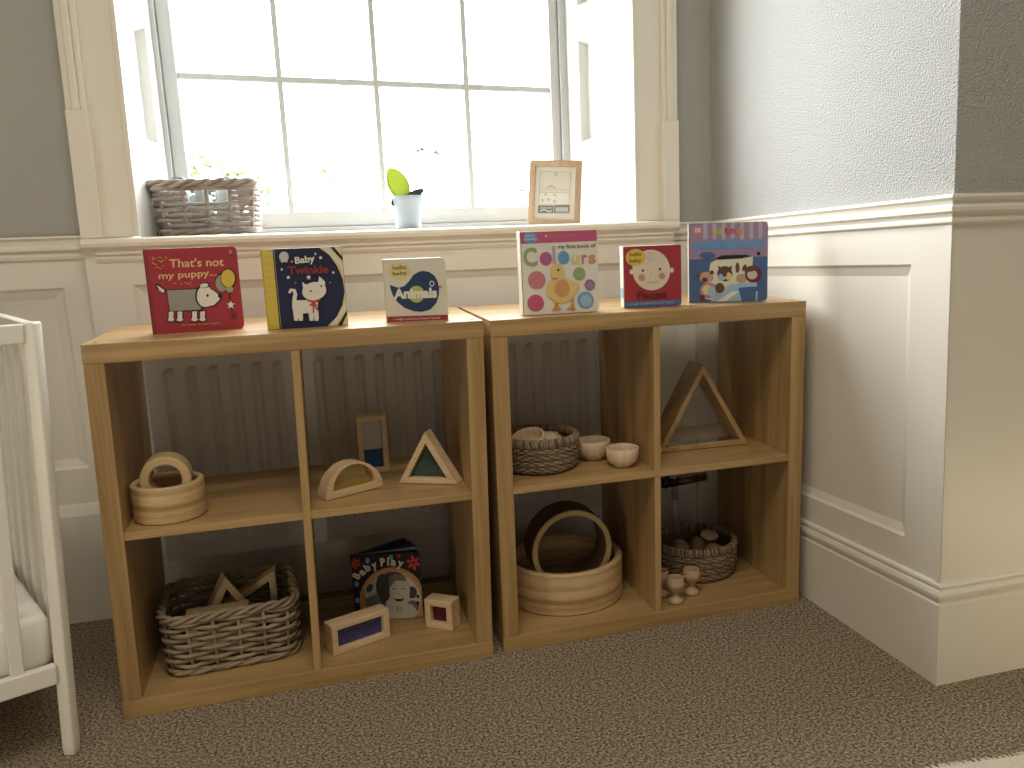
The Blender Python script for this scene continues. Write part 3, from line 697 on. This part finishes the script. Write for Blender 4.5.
A.ell(375, 455, 108, 92, 'dgrey', -10); A.poly([(268, 450), (330, 450), (350, 560), (300, 600), (272, 540)], 'dgrey')
A.ell(452, 660, 96, 70, 'offwhite'); A.ell(428, 505, 76, 110, 'offwhite'); A.poly([(345, 400), (400, 375), (470, 395), (480, 430), (400, 425), (352, 480)], 'mgrey')
A.line([(372, 490), (388, 484), (404, 490)], 7, 'dgrey'); A.line([(440, 490), (456, 484), (472, 490)], 7, 'dgrey'); A.ell(418, 525, 14, 10, 'lgrey')
A.poly([(375, 556), (400, 562), (440, 562), (462, 552), (445, 578), (405, 580)], 'black'); A.line([(378, 520), (370, 540)], 5, 'lgrey'); A.ell(425, 640, 30, 26, 'lgrey', 30); A.line([(400, 620), (412, 648)], 6, 'mgrey')
A.arc_text([('B', 132, 396, 62, 40), ('a', 168, 372, 46, 40), ('b', 205, 345, 34, 40), ('y', 252, 328, 22, 42), ('P', 312, 312, 8, 38), ('l', 348, 310, 0, 14), ('a', 385, 312, -8, 42), ('y', 436, 322, -16, 44)], 56, 'white', .05)
for x, y, c, q in ((100, 290, 'flower', 48), (540, 295, 'flower', 58), (432, 238, 'flower', 22)):
    for i in range(6): A.ell(x+q*.55*cos(R(60*i+20)), y+q*.55*sin(R(60*i+20)), q*.42, q*.22, c, 60*i+20, 12)
for x, y in ((195, 270), (110, 445), (112, 570), (372, 250)): A.ell(x, y, 17, 22, 'sky', n=12)
A.build(b)

# ------------------------------------------------------------------ wicker baskets
def rr_path(w, d, r, n=10):
    pts = []
    for cx, cy, a0 in ((w/2-r, d/2-r, 0), (-w/2+r, d/2-r, 90), (-w/2+r, -d/2+r, 180), (w/2-r, -d/2+r, 270)):
        for i in range(n+1): pts.append((cx+r*cos(R(a0+90*i/n)), cy+r*sin(R(a0+90*i/n))))
    return pts
def resample(pts, n):
    P_ = [Vector((a, b, 0)) for a, b in pts]; P_.append(P_[0]); L_ = [0]
    for i in range(1, len(P_)): L_.append(L_[-1]+(P_[i]-P_[i-1]).length)
    out = []; j = 0
    for i in range(n):
        s_ = L_[-1]*i/n
        while L_[j+1] < s_: j += 1
        out.append(P_[j].lerp(P_[j+1], (s_-L_[j])/(L_[j+1]-L_[j])))
    return out
def wicker_basket(t, w, d, h, rows, r, stakes, mat, mat_d, taper=.92, hole=None, seed=1, cr_=.2):
    rg = random.Random(seed)
    N = stakes*6
    base = resample(rr_path(w, d, min(w, d)*cr_), N)
    nor = []
    for i in range(N):
        tt = base[(i+1) % N]-base[i-1]; tt.normalize(); nor.append(Vector((tt.y, -tt.x, 0)))
    def sc(z): return taper+(1-taper)*z/h
    we = MB(); dy = (h-.02)/rows
    for j in range(rows):
        z0 = .006+dy*(j+.5); pts = []; ph = rg.random()*.3
        cut = False; segs = []; cur = []
        for i in range(N):
            off = .0052*(1 if j % 2 else -1)*sin(pi*i/6+ph*.2)
            p_ = base[i]*sc(z0)+nor[i]*off; p_.z = z0+rg.uniform(-.0012, .0012)
            if hole and abs(p_.x-hole[0]) < hole[1] and p_.y < 0 and hole[2] < z0 < hole[3]:
                if len(cur) > 1: segs.append(cur)
                cur = []; cut = True
            else: cur.append(p_)
        if cut:
            if len(cur) > 1:
                if segs: segs[0] = cur+segs[0]
                else: segs.append(cur)
            for q in segs: we.tube(q, r*rg.uniform(.85, 1.05), 6)
        else: we.tube(cur, r*rg.uniform(.85, 1.05), 6, True)
    we.build('weave', mat, t)
    st = MB()
    for k_ in range(stakes):
        i = k_*6+3; p_ = base[i]
        st.tube([p_*sc(0)+Vector((0, 0, .004)), p_*sc(h*.5)+Vector((0, 0, h*.5)), p_+Vector((0, 0, h-.008))], r*.85, 6)
    st.build('stakes', mat, t)
    rm = MB()
    for q in range(3):
        pts = []
        for i in range(N):
            a = 2*pi*i/N*stakes*.55+2*pi*q/3; o_ = base[i]*1.0+nor[i]*(.0055*cos(a)); o_.z = h-.008+.0065*sin(a); pts.append(o_)
        rm.tube(pts, r*1.0, 6, True)
    rm.build('rim', mat, t)
    ft = MB()
    for q in range(2):
        pts = []
        for i in range(N):
            a = 2*pi*i/N*stakes*.5+pi*q; o_ = base[i]*taper+nor[i]*(.004*cos(a)); o_.z = r+.0035+.0035*sin(a); pts.append(o_)
        ft.tube(pts, r, 6, True)
    ft.build('foot_band', mat, t)
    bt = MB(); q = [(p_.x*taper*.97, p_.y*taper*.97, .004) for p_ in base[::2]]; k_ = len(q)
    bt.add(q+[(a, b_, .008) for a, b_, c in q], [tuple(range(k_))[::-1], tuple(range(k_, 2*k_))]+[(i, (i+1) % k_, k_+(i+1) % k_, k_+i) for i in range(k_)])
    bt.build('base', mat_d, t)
t = thing('wicker_basket', 'large oblong wicker basket in the lower left compartment', 'basket', (.205, .185, T+.0005), R(4))
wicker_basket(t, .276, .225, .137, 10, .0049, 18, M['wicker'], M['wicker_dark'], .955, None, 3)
# blocks dropped in that basket
def loose(name, label, loc, rot, outer, inner):
    return block(name, label, 'block', loc, 0, outer, inner, None, None, 'spare wooden blocks in the wicker basket', rot)
TRI_O, TRI_I = [(0, 0), (.140, 0), (.070, .121)], [(.026, .015), (.114, .015), (.070, .091)]
zb_ = T+.0088
loose('rectangular_block', 'open wooden rectangle block standing on edge at the front of the wicker basket', (.118, .118, zb_), (0, 0, R(4)), rect(0, 0, .13, .108), rect(.02, .02, .11, .088))
loose('rectangular_block', 'wooden rectangle block lying flat under the triangle in the wicker basket', (.140, .170, zb_+.0402), (R(-90), 0, 0), rect(0, 0, .105, .08), rect(.018, .018, .087, .062))
loose('triangle_block', 'open wooden triangle block standing highest in the middle of the wicker basket', (.133, .163, zb_+.0404), (0, 0, R(17)), TRI_O, TRI_I)
loose('triangle_block', 'open wooden triangle block at the back right corner of the wicker basket', (.180, .246, zb_+.0702), (0, R(30), R(-2)), TRI_O, TRI_I)

def seagrass_basket(t, ro, h, rows, seed, bulge=.004):
    rg = random.Random(seed); N = 96
    we = MB(); dy = (h-.02)/rows
    for j in range(rows):
        z0 = .004+dy*(j+.5); pts = []
        rad_ = ro*(.95+.05*min(1, z0/h*1.6))+bulge*sin(pi*z0/h)
        for i in range(N):
            a = 2*pi*i/N; o_ = rad_+.0022*sin(pi*i/2+pi*j)+rg.uniform(-.0008, .0008)
            pts.append((o_*cos(a), o_*sin(a), z0+rg.uniform(-.0008, .0008)))
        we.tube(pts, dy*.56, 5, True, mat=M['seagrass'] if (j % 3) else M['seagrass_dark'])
    we.build('weave', None, t)
    rm = MB(); nw = 118
    for i in range(nw):
        a = 2*pi*i/nw+.02*rg.uniform(-1, 1); a2 = a+.035; pts = []
        for q in range(8):
            b_ = 2*pi*q/8; aa = a+(a2-a)*q/8; rr = ro+.0065*cos(b_)
            pts.append((rr*cos(aa), rr*sin(aa), h-.010+.0105*sin(b_)))
        rm.tube(pts, .0026, 5, True, mat=M['seagrass'] if i % 4 else M['seagrass_dark'])
    rm.build('rim', None, t)
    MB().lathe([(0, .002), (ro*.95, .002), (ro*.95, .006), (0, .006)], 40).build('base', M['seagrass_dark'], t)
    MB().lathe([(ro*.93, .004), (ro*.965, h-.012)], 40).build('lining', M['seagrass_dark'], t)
t = thing('seagrass_basket', 'round seagrass basket holding wooden bowls on the upper shelf', 'basket', (.931, .155, ZS-.0005), 0)
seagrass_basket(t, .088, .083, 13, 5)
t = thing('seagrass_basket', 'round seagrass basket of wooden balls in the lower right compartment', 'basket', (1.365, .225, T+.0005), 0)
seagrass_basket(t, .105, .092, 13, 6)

# ------------------------------------------------------------------ bowls, egg cups, eggs
def bowl(label, loc, rot=(0, 0, 0), s=1.0, group=None):
    t = thing('wooden_bowl', label, 'bowl', loc, 0, group); t.rotation_euler = rot
    pr_ = [(0, .003), (.018, .003), (.019, 0), (.023, 0), (.023, .005), (.033, .011), (.0395, .023), (.042, .038), (.0425, .056), (.041, .0575), (.0385, .056), (.038, .040), (.0355, .026), (.027, .015), (.010, .012), (0, .0115)]
    MB().lathe([(a*s, b_*s*.86) for a, b_ in pr_], 40).build('bowl_body', M['bowl_wood'], t)
    return t
GBw = 'small turned wooden bowls'
bowl('wooden bowl standing farther back, beside the upper seagrass basket', (1.070, .170, ZS-.001), group=GBw)
bowl('wooden bowl standing nearest the shelf edge beside the divider', (1.115, .082, ZS-.001), s=.93, group=GBw)
bowl('tilted wooden bowl on the left inside the upper seagrass basket', (.908, .140, ZS+.036), (R(14), R(-17), 0), 1.0, GBw)
bowl('upturned wooden bowl behind the tilted one inside the upper seagrass basket', (.966, .185, ZS+.074), (R(172), R(6), 0), .9, GBw)
def egg_cup(label, loc):
    t = thing('egg_cup', label, 'egg cup', loc, 0, 'turned wooden egg cups')
    MB().lathe([(0, .0), (.017, 0), (.0195, .004), (.019, .010), (.012, .014), (.008, .019), (.0075, .026), (.012, .031), (.019, .038), (.0225, .048), (.0225, .053), (.0205, .056), (.0205, .064), (.0185, .067), (.0170, .065), (.0165, .055), (.012, .046), (0, .043)], 28).build('cup_body', M['egg_wood'], t)
M['egg_wood'] = plain('turned_rosy_wood', (.50, .335, .22), .5, .12, 30)
egg_cup('wooden egg cup nearest the shelf edge, in the middle of three', (1.233, .046, T+.0005))
egg_cup('wooden egg cup on the right, standing against the lower round basket', (1.290, .080, T+.0005))
egg_cup('wooden egg cup half hidden behind the upright divider', (1.214, .098, T+.0005))
M['ball_wood'] = plain('wooden_ball', (.36, .23, .14), .5, .25, 18)
def ball(label, loc, r, sz=1.0, nm='wooden_ball'):
    n = 14; prf = [(max(0, r*sin(pi*i/n)*(1+.12*cos(pi*i/n)*(sz > 1.05))), -r*sz*cos(pi*i/n)) for i in range(n+1)]
    o = MB().lathe(prf, 24).build(nm, M['ball_wood']); o.location = loc
    tag(o, label, 'ball', 'wooden balls in the round basket')
zb = T+.007
ball('wooden ball at the left of the lower round basket', (1.322, .230, zb+.052), .029)
ball('wooden ball at the front middle of the lower round basket', (1.350, .178, zb+.040), .028)
ball('wooden ball at the front right of the lower round basket', (1.400, .182, zb+.046), .030)
ball('wooden egg between the front balls in the lower round basket', (1.378, .238, zb+.046), .026, 1.25, 'wooden_egg')
t = thing('wooden_disc', 'pale flat wooden disc lying on the balls in the lower round basket', 'disc', (1.416, .243, zb+.072)); t.rotation_euler = (R(14), R(4), 0)
MB().lathe([(0, 0), (.022, 0), (.024, .003), (.024, .007), (.022, .010), (0, .010)], 28).build('disc_body', M['bowl_wood'], t)
ball('wooden ball under the pale disc in the lower round basket', (1.420, .250, zb+.030), .030)

# ------------------------------------------------------------------ window sill items
ZW = .9622
t = thing('wicker_basket', 'grey wicker basket on the window sill', 'basket', (.206, .690, ZW), R(-3))
wicker_basket(t, .246, .17, .136, 9, .0056, 14, M['wicker_grey'], M['wicker_grey'], .90, (0.01, .045, .078, .112), 9, .12)
def bottle(label, loc, capmat, bm_, k=1):
    t = thing('bottle', label, 'bottle', loc, 0)
    MB().lathe([(0, 0), (.026, 0), (.028, .004), (.028, .095), (.022, .108), (.014, .113), (.014, .117)] if k == 1 else [(0, 0), (.026, 0), (.028, .004), (.028, .088), (.016, .094), (.014, .1165)], 28).build('bottle_body', bm_, t)
    MB().lathe([(.0155, .113), (.0165, .115), (.0165, .136*k+.118*(1-k)), (.014, .138*k+.12*(1-k)), (0, .138*k+.12*(1-k))], 24).build('cap', capmat, t)
M['frost'] = plain('frosted_grey_plastic', (.42, .47, .47), .35, .05)
M['cap_purple'] = plain('dark_purple_cap', (.04, .03, .08), .4, .05); M['cap_teal'] = plain('dark_teal_cap', (.02, .09, .10), .4, .05)
bottle('grey bottle with a dark purple cap in the sill basket', (.138, .690, ZW+.009), M['cap_purple'], M['frost'])
bottle('grey bottle with a dark teal cap in the sill basket', (.248, .700, ZW+.009), M['cap_teal'], M['frost'])
bottle('short capped bottle behind the handle hole of the sill basket', (.192, .656, ZW+.009), M['frost'], M['frost'], 0)

t = thing('potted_orchid', 'pale blue pot with a leafy plant on the window sill', 'plant', (.711, .655, ZW))
MB().lathe([(0, .002), (.029, .0), (.034, .003), (.037, .03), (.041, .074), (.0445, .080), (.045, .087), (.0425, .088), (.040, .078), (.039, .07), (0, .07)], 36).build('pot', M['pot'], t)
MB().lathe([(0, .074), (.0392, .074), (.0392, .068), (0, .068)], 24).build('potting_bark', M['wicker_dark'], t)
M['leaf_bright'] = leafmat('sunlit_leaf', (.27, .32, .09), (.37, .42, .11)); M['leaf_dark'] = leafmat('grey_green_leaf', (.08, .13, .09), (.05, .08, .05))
def leaf3(name, base, tip, wd, mat, sag=0, fold=.15, twist=0):
    g = MB(); base, tip = Vector(base), Vector(tip); ax = tip-base
    side = ax.cross(Vector((0, 1, 0))).normalized(); side = Matrix.Rotation(twist, 3, ax.normalized())@side
    nrm = ax.cross(side).normalized(); n = 12; vs = []
    for i in range(n+1):
        u = i/n; w_ = wd*.5*(sin(pi*u**.85)**.55 if 0 < u < 1 else .04)
        c = base+ax*u+nrm*(sag*sin(pi*u))
        vs += [c-side*w_+nrm*fold*w_, c-side*w_*.5+nrm*fold*w_*.3, c, c+side*w_*.5+nrm*fold*w_*.3, c+side*w_+nrm*fold*w_]
    g.add(vs, [(i*5+j, i*5+j+1, i*5+j+6, i*5+j+5) for i in range(n) for j in range(4)], None, True)
    o = g.build(name, mat, t, fix=False); m_ = o.modifiers.new('thick', 'SOLIDIFY'); m_.thickness = .0012
    return o
lf = leaf3('leaf', (-.004, 0, .080), (-.042, -.004, .163), .058, M['leaf_bright'], .004)
tag(lf, 'upright yellow-green leaf lit from behind')
leaf3('leaf', (.0, 0, .080), (.048, -.010, .104), .024, M['leaf_dark'], .012, .2)
leaf3('leaf', (-.002, -.002, .084), (-.046, -.022, .066), .026, M['leaf_dark'], -.012, .2)
leaf3('leaf', (0, .004, .082), (.004, .03, .104), .024, M['leaf_dark'], .006, .2)
g = MB(); g.tube([(.004, 0, .078), (.006, .0, .13), (.007, .002, .175)], .0012, 6); g.build('stem', M['pot'], t)

t = thing('picture_frame', 'pale wooden picture frame with a printed sheet on the window sill', 'picture frame', (1.046, .655, ZW+.0005)); t.rotation_euler = (R(-9), R(3.0), R(-24))
fw, fh, fb = .150, .184, .0175
MB().prism(rect(0, 0, fw, fh), 0, .016, hole=rect(fb, fb, fw-fb, fh-fb)).build('frame_moulding', M['frame_wood'], t, bevel=.0015)
MB().box((fb-.004, .008, fb-.004), (fw-fb+.004, .011, fh-fb+.004)).build('mount', M['white'], t)
MB().box((fb-.004, .011, fb-.004), (fw-fb+.004, .014, fh-fb+.004)).build('backing_board', M['brown'], t)
A = Art(fw, fh, ((135, 85), (650, 55), (610, 715), (90, 720)))
A.poly([(225, 180), (535, 170), (505, 590), (195, 600)], 'lgrey')
A.poly([(232, 188), (528, 178), (520, 380), (222, 388)], 'offwhite'); A.ell(388, 205, 22, 24, 'lgrey'); A.line([(300, 345), (340, 320), (380, 345)], 10, 'grey'); A.line([(240, 360), (510, 352)], 8, 'lgrey')
A.poly([(220, 395), (518, 388), (512, 500), (208, 510)], 'white')
for x, y in ((280, 410), (368, 412), (248, 470), (305, 462), (366, 475)): A.ell(x, y, 16, 16, 'lgrey')
A.poly([(200, 525), (352, 520), (350, 592), (196, 598)], 'mgrey'); A.poly([(360, 515), (512, 505), (508, 582), (358, 590)], 'mgrey'); A.poly([(375, 535), (498, 528), (495, 572), (372, 578)], 'lgrey'); A.line([(215, 548), (340, 542)], 10, 'lgrey')
A.line([(220, 580), (260, 560), (300, 580), (335, 570)], 12, 'white')
ar = A.build(t, .0078); ar.name = 'printed_sheet'
g = MB(); g.box((fw/2-.02, 0, -.12), (fw/2+.02, .003, 0)); o = g.build('easel_strut', M['brown'], t); o.location = (0, .0165, .135); o.rotation_euler = (R(27), 0, 0)

# ------------------------------------------------------------------ cot
LEAN = .050
cot = thing('cot', 'white slatted wooden cot at the left edge', 'cot', (-.073, -.095, 0), R(205))
def lean(g):
    # the frame leans very slightly to the right; applied in the cot's own axes
    a = R(205); dx, dy = cos(-a), sin(-a)
    for v in g.v: v.x += dx*LEAN*v.z; v.y += dy*LEAN*v.z
    return g
PW = .031; CL, CW, CH, CR = 1.20, -.64, .822, .150
# local x runs along the near long side, local -y runs along the end panel
posts = ((0, 0), (CL, 0), (0, CW), (CL, CW))
for x, y in posts:
    lean(MB().tube([(x, y, 0), (x, y, .02), (x, y, CH-.004), (x, y, CH)], [.0150, .0165, .0165, .0155], 4)).build('corner_post', M['cot_paint'], cot, bevel=.003)
for (x0, y0, x1, y1) in ((0, 0, CL, 0), (0, CW, CL, CW), (0, 0, 0, CW), (CL, 0, CL, CW)):
    for z0, z1 in ((CH-.036, CH-.002), (CR, CR+.038)):
        hx = .010 if x0 == x1 else -.014; hy = .010 if y0 == y1 else -.014
        g = MB(); g.box((min(x0, x1)-hx, min(y0, y1)-hy, z0), (max(x0, x1)+hx, max(y0, y1)+hy, z1)); lean(g).build('rail', M['cot_paint'], cot, bevel=.003)
    ln = math.hypot(x1-x0, y1-y0); nn = round(ln/(.075 if ln > 1 else .088))
    for i in range(1, nn):
        u = i/nn; x, y = x0+(x1-x0)*u, y0+(y1-y0)*u
        g = MB(); q = (.011, .006) if y0 == y1 else (.006, .016)
        g.box((x-q[0], y-q[1], CR+.037), (x+q[0], y+q[1], CH-.035)); lean(g).build('slat', M['cot_paint'], cot, bevel=.002)
g = MB()
for i in range(9): g.box((.03+i*.135, CW+.012, CR+.020), (.09+i*.135, -.012, CR+.032))
lean(g).build('bed_base', M['cot_paint'], cot)
mt = thing('cot_mattress', 'white sheeted mattress inside the cot', 'mattress', (-.073, -.095, 0), R(205))
g = MB()
zs_ = [(.0, .006), (.006, .001), (.05, 0), (.085, .001), (.094, .005), (.098, .014)]
for dz, ins in zs_:
    q = rr_path(CL-.026-2*ins, abs(CW)-.026-2*ins, .016)
    g.v += [Vector((a+CL/2, b_+CW/2, CR+.0325+dz)) for a, b_ in q]
k_ = len(q); 
for a in range(len(zs_)-1):
    for i in range(k_): g.f.append([a*k_+i, a*k_+(i+1) % k_, (a+1)*k_+(i+1) % k_, (a+1)*k_+i]); g.mi.append(0); g.sm.append(True)
g.f += [list(range(k_))[::-1], list(range(len(g.v)-k_, len(g.v)))]; g.mi += [0, 0]; g.sm += [False, False]
lean(g).build('mattress_body', M['cotton'], mt)

# ------------------------------------------------------------------ rug corner
g = MB(); ang = R(-7)
rug = thing('rug', 'cream rug whose far edge shows at the bottom right corner', 'rug', (1.40, -.688, 0), ang)
g.box((0, -1.2, .0005), (1.35, 0, .012)); g.build('rug_body', M['rug'], rug, bevel=.004)
g = MB(); rg = random.Random(4)
for i in range(230):
    x = i*.0058+rg.uniform(-.002, .002); g.tube([(x, -.004, .009), (x+rg.uniform(-.003, .003), .006+rg.uniform(0, .006), .007), (x+rg.uniform(-.004, .004), .012+rg.uniform(0, .006), .002)], [.0024, .002, .001], 4)
g.build('pile_edge', M['rug'], rug)

# ------------------------------------------------------------------ garden beyond the window
M['garden_leaf'] = leafmat('garden_leaf', (.075, .11, .035), (.09, .13, .038)); M['twig'] = plain('garden_twig', (.11, .10, .095), .8, .2); M['dry_leaf'] = leafmat('dry_leaf', (.035, .03, .028), (.035, .03, .028))
def shrub(label, x, y, z0, spots, leafm, seed, cnt, size):
    rg = random.Random(seed)
    t = thing('garden_shrub', label, 'shrub', (x, y, z0))
    st, lv = MB(), MB()
    for (sx, sz, rr) in spots:
        st.tube([(0, 0, 0), (sx*.5+rg.uniform(-.05, .05), 0, sz*.6), (sx, rg.uniform(-.1, .1), sz)], [.022, .013, .004], 5)
        for _ in range(cnt):
            c = Vector((sx+rg.gauss(0, rr*.5), rg.gauss(0, rr*.4), sz+rg.gauss(0, rr*.5))); q = Matrix.Rotation(rg.uniform(0, 6.3), 3, Vector((rg.uniform(-1, 1), rg.uniform(-1, 1), rg.uniform(-1, 1))).normalized())
            l = size*rg.uniform(.6, 1.2); vs = [c+q@Vector(v) for v in ((-l, 0, 0), (-l*.3, l*.35, .1*l), (l*.4, l*.3, .1*l), (l, 0, 0), (l*.4, -l*.3, .1*l), (-l*.3, -l*.35, .1*l))]
            lv.add(vs, [(0, 1, 2, 3), (0, 3, 4, 5)])
    st.build('stem', M['twig'], t); lv.build('foliage', leafm, t, fix=False)
# placed by ground position: 5 m beyond the window
shrub('light green shrub beyond the window above the sill basket', -.12, 5.2, -.6, [(-.20, 1.95, .10), (-.10, 2.06, .09), (.03, 1.96, .12), (.16, 1.93, .08), (.10, 1.84, .12), (.24, 1.92, .07), (.27, 1.83, .08)], M['garden_leaf'], 11, 34, .042)
shrub('small green shrub tip beyond the second column of window panes', .62, 5.2, -.6, [(.0, 2.02, .07), (.06, 1.94, .05)], M['garden_leaf'], 12, 14, .035)
shrub('sparse brown shrub beyond the third column of window panes', 1.42, 5.2, -.6, [(-.05, 2.18, .06), (.04, 2.12, .08)], M['dry_leaf'], 13, 12, .034)
shrub('low bare branch beyond the fourth column of window panes', 2.05, 5.2, -.6, [(-.25, 1.72, .03), (-.10, 1.77, .04), (.05, 1.84, .04)], M['dry_leaf'], 14, 6, .03)

# ------------------------------------------------------------------ light
wd = bpy.data.worlds.new('overcast_sky'); scene.world = wd; wd.use_nodes = True
nt = wd.node_tree; N = nt.nodes; L = nt.links; bg = N['Background']
tc = N.new('ShaderNodeTexCoord'); sp = N.new('ShaderNodeSeparateXYZ'); L.new(tc.outputs['Generated'], sp.inputs[0])
cr = N.new('ShaderNodeValToRGB'); cr.color_ramp.elements[0].position = .44; cr.color_ramp.elements[0].color = (.30, .32, .26, 1); cr.color_ramp.elements[1].position = .50; cr.color_ramp.elements[1].color = (.95, .99, 1.0, 1)
mr = N.new('ShaderNodeMapRange'); mr.inputs[1].default_value = -1; mr.inputs[2].default_value = 1
L.new(sp.outputs['Z'], mr.inputs[0]); L.new(mr.outputs[0], cr.inputs['Fac']); L.new(cr.outputs['Color'], bg.inputs['Color'])
bg.inputs['Strength'].default_value = 21
def area(name, loc, rot, sx, sy, e, col=(1, 1, 1), portal=False):
    l = bpy.data.lights.new(name, 'AREA'); l.shape = 'RECTANGLE'; l.size = sx; l.size_y = sy; l.energy = e; l.color = col
    o = bpy.data.objects.new(name, l); COL.objects.link(o); o.location = loc; o.rotation_euler = rot
    if portal: l.cycles.is_portal = True
    return o
area('window_portal', ((GX0+GX1)/2, YS+.12, 1.7), (R(-90), 0, 0), 1.10, 1.5, 1, portal=True)
area('ceiling_fill', (.45, -1.35, 2.70), (0, 0, 0), .9, .9, 27, (1, .91, .77))  # unseen area light added under the ceiling as warm room fill
area('opposite_fill_light', (.4, -3.5, .60), (R(90), 0, 0), 2.2, 1.0, 2.5, (1, .88, .68))  # added fill light towards the bookcase fronts; that wall has no window
area('low_fill', (2.30, -1.10, .10), (R(90), 0, R(15)), .3, .18, 1.7, (1, .78, .50))  # unseen warm light added low down to brighten the projecting corner
area('cot_side_fill', (-1.1, -1.4, .60), (R(90), 0, R(-5)), .6, .6, 7.0, (1, .88, .66))  # extra fill light added out of view for the cot and left panelling

vs_ = scene.view_settings
vs_.view_transform = 'Standard'; vs_.look = 'None'; vs_.gamma = 1; vs_.exposure = 0; vs_.use_curve_mapping = False
